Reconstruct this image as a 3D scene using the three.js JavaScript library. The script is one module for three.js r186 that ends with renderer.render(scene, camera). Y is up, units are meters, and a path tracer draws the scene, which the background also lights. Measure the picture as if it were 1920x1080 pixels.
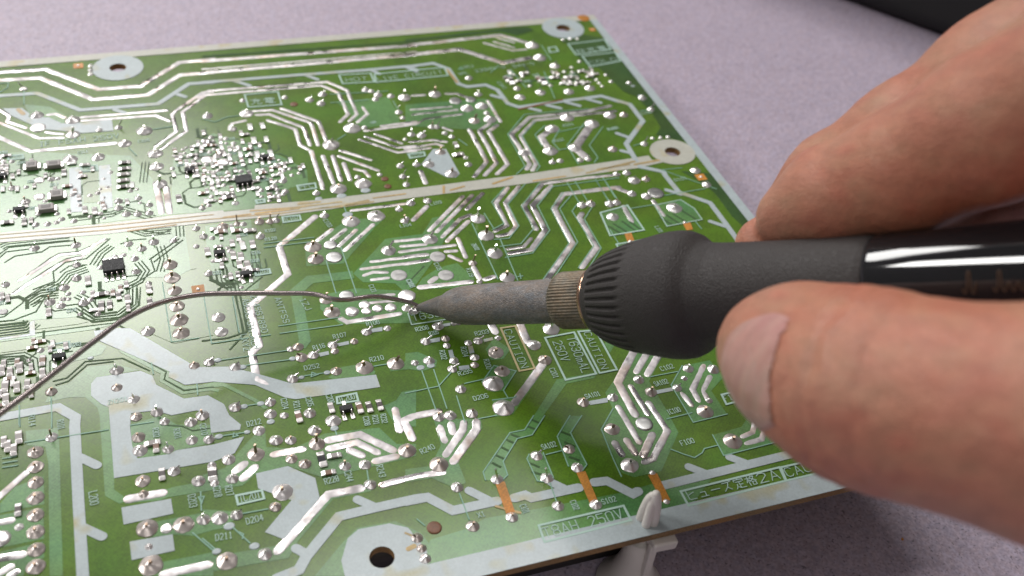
import * as THREE from 'three';
import { mergeGeometries, toCreasedNormals, mergeVertices } from 'three/addons/utils/BufferGeometryUtils.js';
import { RoundedBoxGeometry } from 'three/addons/geometries/RoundedBoxGeometry.js';
import { ImprovedNoise } from 'three/addons/math/ImprovedNoise.js';
import { RectAreaLightUniformsLib } from 'three/addons/lights/RectAreaLightUniformsLib.js';

// ------------------------------------------------------------------ camera, lamps, exposure
// World: metres, y up. The board's solder side is the plane y = 0; the desk lies DESK below it.
const U = 0.001;                                    // all design sizes below are millimetres
const DESK = 21;
const scene = new THREE.Scene();
scene.background = new THREE.Color(0.165, 0.16, 0.16);   // the plain light walls of the room, out of frame
const camera = new THREE.PerspectiveCamera(2 * Math.atan(540 / 1937) * 180 / Math.PI, 16 / 9, 0.01, 20);
camera.position.set(-67.41 * U, 151.94 * U, 158.92 * U);
camera.up.set(0.149806, 0.745616, -0.649318);
camera.lookAt(0, 0, 0);
camera.focus = 0.208;
camera.userData.fStop = 18;
scene.add(camera);

const renderer = new THREE.WebGLRenderer({ antialias: true });
renderer.toneMapping = THREE.LinearToneMapping;
renderer.toneMappingExposure = 0.88;
renderer.shadowMap.enabled = true;
RectAreaLightUniformsLib.init();

function ceilingLamp(x, y, z, w, d, power, glow, label) {
  const g = new THREE.Group(); g.name = numbered('ceiling_lamp'); scene.add(g);
  g.position.set(x, y, z);
  g.userData = { label, category: 'lamp' };
  const tray = new THREE.Mesh(new RoundedBoxGeometry(w + 0.06, 0.07, d + 0.06, 2, 0.01), new THREE.MeshStandardMaterial({ color: 0xdddddd, roughness: 0.6 }));
  tray.name = 'housing'; tray.position.y = 0.045; g.add(tray);
  const diff = new THREE.Mesh(new THREE.PlaneGeometry(w, d), new THREE.MeshStandardMaterial({ color: 0x222222, emissive: new THREE.Color(1, 0.985, 0.96), emissiveIntensity: glow }));
  diff.rotation.x = Math.PI / 2; diff.position.y = 0.006; diff.name = 'diffuser'; g.add(diff);
  const l = new THREE.RectAreaLight(new THREE.Color(1, 0.985, 0.96), power, w, d);
  l.rotation.x = -Math.PI / 2; l.position.y = 0.002; l.name = 'lamp_light'; g.add(l);
}

// ------------------------------------------------------------------ names, random numbers, helpers
const used = {};
function numbered(name) { const n = used[name] = (used[name] ?? -1) + 1; return n ? `${name}_${String(n).padStart(3, '0')}` : name; }
let seed = 12345;
const rnd = () => { seed = (seed * 1664525 + 1013904223) >>> 0; return seed / 4294967296; };
const perlin = new ImprovedNoise();
const V3 = (x, y, z) => new THREE.Vector3(x, y, z);
function mesh(name, geometry, material, parent) {
  const m = new THREE.Mesh(geometry, material); m.name = name; m.castShadow = m.receiveShadow = true; parent.add(m); return m;
}
ceilingLamp(-0.58, 1.30, -1.62, 1.2, 0.6, 12.0, 12.0, 'white fluorescent ceiling lamp beyond the desk, mirrored in the circuit board');
ceilingLamp(-1.70, 1.50, -0.82, 0.4, 0.6, 22.0, 22.0, 'white fluorescent ceiling lamp off the free end of the solder wire');
ceilingLamp(0.25, 1.30, -0.66, 0.6, 0.3, 6.0, 6.0, 'small white fluorescent ceiling lamp over the back of the circuit board');
ceilingLamp(-0.35, 1.60, 1.10, 1.2, 0.6, 1.3, 1.3, 'white fluorescent ceiling lamp behind the photographer');

const D_JOINTS = [[-101.32,-104.16,0.98,-0.98,1.96,""],[-98.0,-90.43,1.64,0.0,0.0,""],[-89.54,-86.47,1.83,0.0,0.0,""],[-97.72,-84.56,1.86,0.0,0.0,"f"],[-89.69,-79.88,1.7,0.46,2.07,""],[-83.39,-80.65,0.87,0.0,0.0,""],[-78.79,-80.92,0.94,1.1,2.1,""],[-72.68,-78.3,1.95,0.0,0.0,""],[-77.72,-73.44,1.6,0.0,0.0,""],[-90.55,-68.91,1.74,0.0,0.0,""],[-84.15,-68.58,1.57,0.0,0.0,""],[-70.85,-67.55,1.77,0.0,0.0,""],[-70.99,-61.92,1.66,0.0,0.0,""],[-84.35,-113.23,0.75,0.0,0.0,""],[-84.43,-110.89,0.74,0.0,0.0,""],[-84.5,-108.91,0.8,0.0,0.0,""],[-70.78,-54.59,1.71,0.3,2.37,""],[-103.33,-59.61,1.01,0.0,1.74,""],[-94.88,-61.61,0.94,0.0,1.96,""],[-100.5,-53.66,1.14,0.0,1.52,""],[-97.46,-61.64,1.17,0.0,0.0,"f"],[-97.47,-54.95,1.29,0.0,0.0,"f"],[-92.81,-45.41,0.78,0.0,0.0,""],[-90.22,-44.15,0.78,0.0,0.0,""],[-98.25,-44.52,0.83,0.0,0.0,""],[-95.81,-44.21,0.83,0.0,0.0,""],[-78.93,-44.29,0.99,0.0,0.0,""],[-76.53,-43.78,0.91,0.0,0.0,""],[-73.96,-43.7,0.91,0.0,0.0,""],[-73.74,-46.77,0.86,0.0,0.0,""],[-80.4,-49.64,1.01,0.0,0.0,""],[-80.54,-47.01,1.0,0.0,0.0,""],[-76.0,-49.93,0.87,0.0,0.0,""],[-62.15,-43.09,0.81,0.0,0.97,""],[-98.5,-36.11,1.08,0.27,1.45,""],[-90.04,-35.33,1.09,0.0,2.01,""],[-79.16,-33.35,1.04,0.0,1.84,""],[-76.44,-30.99,1.04,0.0,1.47,""],[-73.81,-32.84,1.16,0.0,1.67,""],[-69.61,-32.36,0.83,0.97,0.6,""],[-64.3,-35.75,0.9,0.0,0.0,""],[-63.01,-32.48,0.98,0.0,0.0,""],[-64.96,-29.32,0.69,0.0,0.0,""],[-82.21,-29.45,0.68,0.0,0.0,""],[-80.4,-29.69,0.68,0.0,0.0,""],[-78.19,-27.9,0.95,0.0,0.0,""],[-90.08,-28.46,0.93,0.0,0.0,""],[-85.26,-26.52,0.8,0.0,0.0,""],[-78.21,-23.46,0.93,0.0,0.0,""],[-90.19,-23.92,1.05,0.0,0.0,""],[-92.69,-21.46,1.09,0.0,1.39,""],[-70.98,-24.14,1.57,0.0,1.81,"b"],[-70.97,-19.73,1.73,0.0,1.78,"b"],[-70.84,-15.41,1.45,0.0,1.58,"b"],[-63.38,-19.46,0.94,0.0,0.0,""],[-75.85,-19.0,0.66,0.0,0.0,""],[-104.12,-25.09,0.91,0.0,0.0,""],[-95.54,-17.5,1.15,0.0,1.73,""],[-93.43,-15.93,1.0,0.0,0.0,""],[-89.01,-15.76,1.15,0.0,0.0,""],[-70.82,-10.41,1.59,0.0,1.16,"b"],[-70.79,-6.09,1.86,0.0,1.91,"b"],[-70.75,-2.09,1.69,0.0,1.51,"b"],[-77.06,-4.22,1.41,0.0,0.0,""],[-69.16,7.75,1.04,0.0,0.0,"b"],[-66.34,7.46,1.1,1.1,0.74,""],[-83.55,5.57,1.3,-0.13,1.81,""],[-95.5,8.41,1.1,0.26,0.7,"b"],[-80.87,14.07,1.1,-0.13,1.59,""],[-83.79,10.23,1.06,0.0,0.0,"b"],[-77.03,18.28,1.17,0.0,1.75,""],[-69.01,21.19,1.25,-0.13,1.58,""],[-80.77,18.57,1.09,0.0,0.0,"b"],[-71.27,22.38,1.17,0.0,0.0,""],[-75.88,21.04,0.91,0.0,0.0,""],[-98.23,22.76,1.38,-0.13,0.89,"b"],[-98.23,26.22,1.37,-0.13,0.88,"b"],[-98.22,29.76,1.35,0.0,0.87,"b"],[-98.22,33.2,1.41,0.0,0.86,"b"],[-98.21,36.87,1.39,0.0,0.84,"b"],[-98.21,40.44,1.44,0.0,0.83,"b"],[-98.09,44.08,1.42,0.0,0.66,"b"],[-98.2,47.42,1.5,0.0,0.65,"b"],[-95.48,19.92,1.08,0.0,2.17,""],[-100.75,38.68,0.75,0.0,0.0,""],[-103.69,40.32,1.72,0.0,0.0,"f"],[-80.69,23.71,1.23,-0.14,0.91,"b"],[-80.64,26.95,1.35,0.0,0.0,""],[-75.81,27.85,1.03,0.0,1.99,""],[-71.53,26.79,1.09,0.0,0.0,""],[-68.54,27.37,1.04,0.68,0.6,""],[-80.61,34.05,1.31,0.0,0.7,"b"],[-75.25,33.25,1.11,1.06,1.07,""],[-71.35,36.49,1.19,0.0,0.0,""],[-71.37,45.0,1.15,0.0,1.71,""],[-68.71,33.57,0.8,0.0,0.0,""],[-74.71,45.21,1.72,0.0,0.6,"b"],[-80.59,44.41,1.81,0.0,0.68,"b"],[-77.51,45.24,1.01,0.0,0.0,"f"],[-80.62,48.23,0.69,0.0,1.16,"b"],[-80.53,51.97,1.96,0.0,0.66,"b"],[-80.69,37.03,0.91,0.0,0.6,"b"],[-46.84,-88.21,0.83,0.0,0.0,""],[-35.75,-87.76,0.84,0.0,0.0,""],[-29.5,-85.33,1.17,0.84,0.9,""],[-25.56,-87.51,1.18,1.01,1.13,""],[-26.78,-82.92,1.17,0.83,0.67,""],[-46.76,-81.67,1.79,0.0,0.0,""],[-51.27,-75.03,1.12,0.0,0.0,""],[-28.03,-62.96,2.16,0.48,1.91,""],[-21.19,-69.53,2.21,0.0,1.09,""],[-17.96,-69.21,0.81,0.0,0.0,""],[-3.9,-81.92,1.71,0.0,2.29,""],[-7.42,-83.22,1.02,0.0,0.0,""],[-13.53,-87.62,1.1,0.0,0.0,""],[-12.17,-86.71,0.86,0.0,0.0,""],[-10.77,-84.49,1.19,0.0,0.91,""],[-11.94,-82.42,0.95,0.0,0.0,""],[-7.23,-74.85,1.0,0.0,2.02,""],[-6.92,-71.98,0.73,0.0,0.0,""],[-6.65,-63.74,1.04,0.0,1.74,""],[-8.81,-61.79,0.65,0.0,0.0,""],[-12.96,-50.41,1.0,0.94,1.05,""],[-56.34,-63.55,1.08,0.0,1.44,""],[-58.85,-62.42,1.53,0.0,0.0,"f"],[-55.2,-60.6,1.53,0.0,0.0,"f"],[-56.87,-72.06,0.79,0.0,0.0,""],[-56.65,-82.32,1.29,0.0,0.0,""],[-35.48,-43.41,0.95,0.0,0.0,""],[-29.95,-44.04,2.04,0.0,0.81,""],[-23.68,-44.82,2.06,0.0,0.0,""],[-24.41,-47.87,0.76,0.0,0.0,""],[-18.82,-47.79,0.68,0.0,0.0,""],[-13.46,-45.88,0.92,0.92,2.06,""],[-13.39,-42.42,0.92,0.46,2.25,""],[-42.39,-50.0,1.05,0.0,0.0,""],[-44.91,-48.19,0.96,0.0,0.0,""],[-42.51,-45.64,0.83,0.0,0.0,""],[-35.27,-34.43,1.11,0.0,0.0,""],[-29.72,-30.82,2.03,0.0,0.97,""],[-23.48,-31.65,2.11,0.15,0.98,""],[-17.58,-33.08,0.89,0.0,0.0,""],[-14.23,-34.87,1.13,0.9,1.0,""],[-17.39,-28.39,1.02,0.0,1.76,""],[-39.9,-23.53,1.91,0.0,1.69,"b"],[-40.15,-19.14,1.8,0.14,1.85,"b"],[-23.63,-18.55,1.69,1.13,2.46,""],[-50.84,-29.81,1.07,0.0,0.0,""],[-54.58,-43.43,0.87,0.0,0.98,""],[-58.42,-35.16,1.28,0.0,0.0,"b"],[-55.21,-35.4,0.85,0.0,2.67,"b"],[-53.85,-35.1,0.8,0.85,1.34,"b"],[-50.18,-35.25,1.15,0.0,0.0,"b"],[-47.86,-34.75,1.0,0.29,2.31,"b"],[-46.55,-34.94,1.01,0.86,1.54,""],[-62.97,-5.09,1.38,0.0,0.0,""],[-62.94,-0.63,1.36,0.0,0.0,""],[-61.55,10.01,1.15,0.82,1.1,""],[-51.22,15.85,1.15,1.23,0.92,""],[-42.57,15.85,1.16,0.0,0.0,"b"],[-36.91,16.25,1.81,-0.28,1.87,"b"],[-30.59,16.61,1.74,0.7,1.88,"b"],[-26.75,17.35,0.84,0.0,0.0,""],[-40.55,-5.34,1.34,0.3,1.99,"b"],[-40.03,-1.2,1.76,0.0,1.97,"b"],[-35.89,-0.45,1.47,0.0,0.0,"f"],[-34.25,6.23,1.1,1.3,1.16,""],[-29.83,6.21,0.81,0.0,0.0,""],[-41.79,8.4,1.08,1.42,1.14,""],[-37.35,8.43,0.86,0.0,0.0,"b"],[-46.13,10.4,1.12,1.4,0.94,""],[-41.73,10.25,0.85,0.0,0.0,"b"],[-48.5,10.43,1.26,-0.84,0.75,"b"],[-48.66,7.35,1.13,0.0,0.0,"b"],[-50.24,7.58,0.79,0.0,0.0,"b"],[-32.87,-1.97,1.19,0.0,0.0,"f"],[-30.4,-0.27,1.13,0.0,0.0,"f"],[-27.62,0.16,1.25,0.0,0.0,"f"],[-32.87,0.04,1.03,0.0,0.0,"f"],[-23.39,-2.71,1.87,0.0,0.0,"f"],[-24.37,1.15,1.04,0.0,0.0,""],[-62.92,20.58,1.19,0.92,0.89,""],[-56.32,20.96,1.07,0.0,0.0,""],[-56.78,23.93,1.19,0.0,0.0,""],[-54.33,24.91,0.84,0.0,0.0,""],[-49.59,25.57,1.19,0.0,0.0,""],[-45.65,28.54,1.45,0.0,0.0,""],[-59.45,27.49,1.17,0.0,0.0,""],[-60.79,32.98,1.58,0.0,2.73,"b"],[-65.68,32.95,1.21,0.0,0.0,""],[-56.78,30.58,1.24,0.0,1.11,""],[-54.16,31.25,1.05,0.0,1.11,""],[-49.51,30.03,1.26,0.0,0.0,""],[-49.71,33.31,1.52,0.0,2.77,"b"],[-33.89,39.04,1.66,0.0,0.6,"b"],[-45.75,39.73,1.08,0.0,1.64,""],[-42.17,40.31,1.14,0.0,0.0,""],[-42.26,44.99,1.12,0.0,0.0,""],[-65.6,37.48,1.11,0.0,0.0,""],[-57.52,42.66,1.84,-0.13,1.41,""],[-59.26,45.5,1.04,0.0,0.0,"b"],[-68.74,45.39,1.41,0.0,0.0,""],[-65.87,45.52,1.08,0.9,0.69,""],[-62.44,54.68,1.2,0.0,0.0,""],[-68.6,54.35,1.73,0.0,0.6,"b"],[-54.76,35.62,1.09,0.0,0.91,"b"],[-52.64,37.41,1.14,0.27,0.73,"b"],[-68.72,37.68,0.79,0.0,0.0,""],[41.52,-103.87,2.06,0.0,0.0,""],[41.23,-96.35,1.92,0.0,0.0,""],[44.02,-91.08,1.53,0.37,1.47,""],[16.76,-88.73,1.06,0.0,0.0,""],[16.8,-79.87,1.11,0.0,0.0,""],[4.84,-82.06,1.72,0.0,2.31,""],[11.57,-73.32,1.77,0.0,0.0,""],[15.99,-73.78,1.78,0.0,0.0,""],[16.2,-69.9,0.85,0.0,0.0,""],[16.09,-66.77,1.75,0.0,0.0,""],[11.76,-66.97,1.5,0.5,2.02,"b"],[28.04,-76.15,1.46,0.0,0.0,""],[34.69,-77.62,1.47,0.0,0.0,""],[42.95,-76.46,1.48,0.0,0.0,""],[49.78,-77.28,1.5,0.0,1.91,""],[28.68,-80.75,1.05,0.0,0.0,""],[37.49,-63.65,1.87,0.0,0.0,""],[49.86,-62.59,1.72,0.0,0.0,""],[31.45,-59.17,1.84,0.0,0.0,""],[43.17,-59.41,2.03,0.0,0.0,""],[27.25,-49.2,1.95,0.0,0.0,""],[34.13,-49.3,1.8,0.0,0.0,""],[44.13,-46.73,1.32,0.0,0.0,"b"],[20.02,-49.77,1.45,0.0,0.0,""],[-4.18,-62.74,1.24,1.14,1.09,""],[3.51,-60.65,0.82,0.0,0.0,""],[2.22,-62.69,0.82,0.0,0.0,""],[-0.37,-66.21,0.99,0.16,1.55,""],[0.92,-65.96,0.92,0.82,1.55,""],[25.96,-44.29,0.9,0.0,0.0,""],[28.24,-44.4,0.9,0.0,0.0,""],[33.49,-43.62,0.9,0.0,0.0,""],[35.81,-43.73,0.91,0.0,0.0,""],[-1.31,-54.31,1.34,0.0,1.5,"b"],[4.42,-50.61,0.7,0.48,1.71,""],[52.19,-105.62,0.55,0.0,0.0,""],[54.62,-105.79,0.55,0.0,0.0,""],[56.85,-105.43,0.55,0.0,0.0,""],[57.3,-83.38,0.58,0.0,0.0,""],[57.4,-79.53,0.73,0.0,0.0,""],[62.38,-77.87,0.78,0.0,0.0,""],[62.87,-69.33,1.22,0.0,0.0,""],[52.96,-83.89,0.55,0.0,0.0,""],[53.44,-81.25,0.55,0.0,0.0,""],[53.56,-79.45,0.55,0.0,0.0,""],[53.71,-77.42,0.55,0.0,0.0,""],[47.94,-86.58,0.58,0.0,0.0,""],[51.88,-86.15,0.55,0.0,0.0,""],[48.71,-89.31,0.58,0.0,0.0,""],[52.37,-92.12,0.66,0.27,0.89,""],[-5.71,-49.65,1.51,0.31,1.47,""],[-1.12,-44.6,1.62,0.16,1.67,""],[-0.0,-25.52,1.78,0.0,3.17,""],[-0.03,-19.02,1.89,0.0,2.73,""],[-0.06,-12.3,1.85,0.14,2.48,""],[0.07,-3.62,1.72,-0.14,1.86,""],[-6.49,-3.62,0.69,0.14,2.59,""],[-6.11,-10.06,0.98,0.56,2.26,"b"],[-10.01,-34.9,1.05,-0.9,1.01,""],[-13.29,-20.53,1.78,0.86,2.12,""],[26.8,-25.3,1.22,0.0,0.82,""],[29.12,-25.32,1.22,0.0,0.82,""],[33.87,-24.31,1.23,0.0,0.82,""],[35.77,-24.43,1.08,0.0,0.82,""],[32.58,-19.24,1.51,0.0,0.0,""],[4.19,-47.65,1.01,-0.32,2.12,""],[-16.71,-29.13,0.73,0.0,0.0,""],[-8.77,-50.27,1.0,0.0,0.0,""],[-19.34,8.07,1.23,1.02,0.98,""],[-15.83,8.03,0.65,0.0,0.0,""],[-14.77,8.06,0.65,0.0,0.0,""],[-13.84,8.06,0.65,0.0,0.0,""],[-12.77,8.1,0.65,0.0,0.0,""],[-23.08,11.87,1.09,1.44,1.16,""],[-18.8,12.05,0.93,0.0,0.0,"b"],[-19.08,14.09,0.8,0.0,0.0,""],[-18.91,18.66,0.99,0.28,1.14,""],[-14.5,14.35,0.81,0.0,0.0,""],[-14.48,18.72,1.0,0.0,0.0,""],[-12.35,14.24,1.01,1.3,0.78,""],[-7.98,14.44,0.73,0.58,0.78,""],[-19.84,20.84,1.01,1.54,1.13,""],[-15.12,20.8,0.85,0.0,0.0,"b"],[-9.73,18.43,1.66,0.0,0.0,"b"],[-10.14,23.82,1.55,0.0,0.0,"b"],[-12.99,26.67,2.09,0.0,0.0,""],[-12.98,33.34,2.12,0.0,0.0,""],[-1.24,18.19,1.51,0.0,0.0,""],[4.01,14.5,1.84,0.0,2.38,""],[-0.48,22.95,1.43,0.0,0.0,"b"],[-23.85,17.45,1.19,0.0,0.0,""],[-25.97,32.45,1.2,0.0,0.9,""],[-23.67,32.67,1.21,0.0,0.9,""],[-19.48,33.19,1.21,0.27,1.08,""],[-19.76,26.54,1.1,0.41,1.29,""],[2.95,35.85,1.24,0.0,0.6,"b"],[9.32,36.1,1.11,0.28,1.12,""],[-29.08,43.72,1.78,-0.14,0.74,"b"],[-27.19,49.48,1.13,0.13,0.6,""],[-26.94,58.37,1.17,0.13,0.6,"b"],[-19.61,49.73,1.14,-0.54,3.1,""],[-10.7,46.33,1.17,0.98,1.31,""],[-10.58,51.75,1.23,-0.55,2.94,""],[-4.09,46.37,1.13,-0.99,0.6,"b"],[-4.19,50.93,1.17,0.0,0.0,""],[-10.8,58.24,1.12,0.27,0.6,""],[-3.99,59.72,1.13,0.0,0.6,""],[-19.63,58.38,1.11,0.0,0.88,""],[5.92,43.81,1.5,0.29,0.6,"b"],[-36.96,58.21,1.03,-0.77,0.6,"b"],[-36.76,60.45,0.89,0.0,0.0,"b"],[-36.69,62.61,1.01,0.0,0.0,""],[62.84,-63.22,1.05,0.87,2.11,""],[53.62,-47.37,1.0,0.83,2.23,""],[53.89,-61.97,1.21,0.0,0.0,"b"],[62.07,-33.11,1.36,0.0,0.0,""],[62.11,-26.68,1.27,0.0,0.0,""],[40.55,-35.83,0.89,0.0,0.0,""],[43.5,-35.78,1.12,0.0,0.0,""],[44.1,-32.34,1.58,0.0,0.0,""],[47.37,-32.21,1.11,0.0,0.0,"b"],[57.13,-49.41,0.6,0.0,0.0,""],[59.48,-49.25,0.61,0.0,0.0,""],[61.66,-49.13,0.61,0.0,0.0,""],[49.39,-19.31,2.0,0.0,0.0,""],[41.11,-27.09,1.18,0.0,0.0,""],[44.45,-25.33,1.31,0.0,0.0,""],[49.37,-13.21,0.55,0.0,0.0,""],[32.99,-9.24,0.65,0.0,0.0,""],[16.47,32.84,1.14,0.0,0.0,""],[17.55,36.67,1.26,0.0,1.51,"b"],[23.37,36.94,0.99,0.71,1.14,""],[28.08,32.47,1.16,0.0,0.0,""],[25.98,34.8,0.71,0.0,0.0,""],[33.19,33.93,1.3,0.0,0.0,""],[26.09,44.19,1.72,0.0,0.0,"b"],[27.94,52.6,1.89,0.0,0.6,"b"],[28.29,41.69,0.79,0.0,0.0,""],[5.69,52.95,1.7,0.0,0.0,""],[9.23,55.7,0.61,0.0,0.0,""],[9.02,62.43,0.6,0.0,0.0,""],[-64.2,-68.04,0.47,0.0,0.0,""],[-66.52,-65.69,0.5,0.0,0.0,""],[-67.41,-60.33,0.6,0.0,0.0,""],[-57.97,-65.61,0.61,0.0,0.0,""],[-61.31,-63.49,0.71,0.0,0.0,""],[-63.13,-64.79,0.71,0.0,0.0,""],[-59.05,-57.25,0.56,0.0,0.0,""],[-63.35,-68.75,0.47,0.0,0.0,""],[-63.99,-66.34,0.49,0.0,0.0,""],[-63.97,-60.7,0.48,0.0,0.0,""],[-105.35,-69.92,0.69,0.0,0.0,""],[-105.49,-71.32,0.7,0.0,0.0,""],[-103.56,-21.44,0.49,0.0,0.0,""],[-104.91,-20.42,0.67,0.0,0.0,""],[-56.81,-66.74,0.55,0.0,0.0,""],[-50.89,-66.67,0.58,0.0,0.0,""],[-51.69,-55.93,0.69,0.0,0.0,""],[-53.55,-68.73,0.51,0.0,0.0,""],[-56.88,-57.41,0.62,0.0,0.0,""],[-57.98,-56.8,0.69,0.0,0.0,""],[-53.43,-70.79,0.68,0.0,0.0,""],[-40.0,-54.58,0.56,0.0,0.0,""],[-42.59,-53.27,0.68,0.0,0.0,""],[-48.33,-63.01,0.71,0.0,0.0,""],[-41.9,-58.81,0.48,0.0,0.0,""],[-51.96,-67.36,0.46,0.0,0.0,""],[-39.94,-51.86,0.57,0.0,0.0,""],[-51.78,-68.47,0.69,0.0,0.0,""],[-50.75,-65.7,0.7,0.0,0.0,""],[-59.35,-60.42,0.54,0.0,0.0,""],[-38.07,-52.41,0.51,0.0,0.0,""],[-58.62,-49.43,0.57,0.0,0.0,""],[-56.33,-51.03,0.58,0.0,0.0,""],[-57.39,-52.2,0.66,0.0,0.0,""],[-55.48,-54.01,0.68,0.0,0.0,""],[-60.68,-52.41,0.49,0.0,0.0,""],[-58.83,-45.2,0.48,0.0,0.0,""],[-54.74,-56.07,0.71,0.0,0.0,""],[-59.61,-47.08,0.61,0.0,0.0,""],[-60.58,-43.81,0.67,0.0,0.0,""],[-46.76,-42.7,0.46,0.0,0.0,""],[-48.29,-44.66,0.51,0.0,0.0,""],[-47.97,-47.2,0.66,0.0,0.0,""],[-43.99,-49.99,0.66,0.0,0.0,""],[-43.16,-44.75,0.69,0.0,0.0,""],[-44.25,-46.73,0.63,0.0,0.0,""],[-46.0,-45.4,0.53,0.0,0.0,""],[-44.15,-44.25,0.54,0.0,0.0,""],[-45.42,-44.08,0.66,0.0,0.0,""],[-44.42,-45.31,0.56,0.0,0.0,""],[-41.47,-54.16,0.65,0.0,0.0,""],[-41.84,-51.1,0.47,0.0,0.0,""],[45.61,-87.22,0.61,0.0,0.0,""],[30.24,-88.19,0.47,0.0,0.0,""],[48.97,-81.11,0.66,0.0,0.0,""],[32.76,-81.5,0.53,0.0,0.0,""],[38.86,-80.6,0.65,0.0,0.0,""],[32.53,-86.92,0.59,0.0,0.0,""],[53.68,-85.08,0.7,0.0,0.0,""],[46.38,-79.71,0.6,0.0,0.0,""],[-83.8,-43.84,0.47,0.0,0.0,""],[-103.62,-70.7,0.66,0.0,0.0,""],[-84.57,-45.75,0.67,0.0,0.0,""],[-75.73,-48.01,0.46,0.0,0.0,""],[-90.43,-54.13,0.65,0.0,0.0,""],[-88.91,-49.75,0.62,0.0,0.0,""],[-100.36,-59.42,0.64,0.0,0.0,""],[-86.49,-53.19,0.64,0.0,0.0,""],[-83.2,-59.22,0.48,0.0,0.0,""],[-84.21,-55.16,0.5,0.0,0.0,""],[-93.41,-61.5,0.58,0.0,0.0,""],[-76.07,-53.55,0.46,0.0,0.0,""],[-84.58,-49.86,0.49,0.0,0.0,""],[-77.58,-53.18,0.64,0.0,0.0,""],[-93.76,-47.55,0.63,0.0,0.0,""],[-82.55,-55.69,0.51,0.0,0.0,""],[-96.22,-52.99,0.61,0.0,0.0,""],[-103.8,-50.75,0.58,0.0,0.0,""],[-83.59,-51.67,0.5,0.0,0.0,""],[-81.67,-61.66,0.66,0.0,0.0,""],[-86.78,-45.01,0.55,0.0,0.0,""],[-93.9,-44.43,0.68,0.0,0.0,""],[-84.79,-53.8,0.71,0.0,0.0,""],[-97.71,-48.46,0.68,0.0,0.0,""],[-99.46,-1.18,0.47,0.0,0.0,""],[-103.72,3.81,0.53,0.0,0.0,""],[-91.95,-19.3,0.65,0.0,0.0,""],[-89.03,-19.12,0.65,0.0,0.0,""],[-91.85,-17.62,0.52,0.0,0.0,""],[-92.89,-17.88,0.68,0.0,0.0,""],[-86.41,-11.62,0.68,0.0,0.0,""],[-87.68,-16.37,0.68,0.0,0.0,""],[-89.87,-12.39,0.55,0.0,0.0,""],[-57.06,-15.95,0.55,0.0,0.0,""],[-60.1,-17.69,0.51,0.0,0.0,""],[-57.97,-26.07,0.7,0.0,0.0,""],[-57.19,-13.37,0.49,0.0,0.0,""],[-58.91,-18.33,0.51,0.0,0.0,""],[-55.17,-28.56,0.7,0.0,0.0,""],[-58.32,-27.31,0.51,0.0,0.0,""],[-61.27,-31.52,0.71,0.0,0.0,""],[-61.95,-23.4,0.56,0.0,0.0,""],[-97.31,-3.46,0.71,0.0,0.0,""]];
const D_FLATS = [[-104.34,-16.56,0.9,"g"],[-88.22,0.95,0.6,"w"],[-33.91,-83.92,1.06,"b"],[-18.04,-45.76,0.92,"b"],[-18.02,-42.59,0.91,"b"],[-35.99,-23.34,1.55,"s"],[-36.03,-18.87,1.89,"s"],[-23.37,-9.7,1.87,"g"],[-35.32,-41.1,0.89,"w"],[-29.81,-41.05,1.19,"w"],[-23.68,-42.06,1.21,"w"],[-29.86,-33.6,1.23,"w"],[-36.0,-5.64,1.64,"s"],[-64.57,7.31,0.77,"w"],[-60.12,10.36,0.77,"w"],[-49.46,15.9,0.6,"w"],[-44.36,15.8,0.69,"w"],[-61.26,20.81,0.74,"w"],[-58.15,20.87,0.74,"w"],[-50.3,10.39,0.72,"w"],[-66.7,27.12,0.77,"w"],[-61.6,27.31,0.61,"w"],[-67.38,47.5,0.97,"w"],[-63.86,52.63,0.88,"w"],[-70.01,52.02,0.75,"w"],[-57.01,25.86,0.78,"w"],[-45.8,30.41,0.79,"w"],[9.46,-77.59,1.71,"s"],[13.88,-77.43,1.44,"s"],[63.94,-118.1,2.05,"o"],[62.86,-76.02,0.65,"w"],[62.72,-70.58,0.64,"w"],[-13.26,-13.99,1.83,"g"],[-13.15,-7.37,1.8,"g"],[-25.99,18.93,0.84,"w"],[-23.8,18.87,0.84,"w"],[-33.55,56.91,1.35,"b"],[47.36,-26.05,2.13,"s"],[12.66,44.14,1.77,"s"]];
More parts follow.
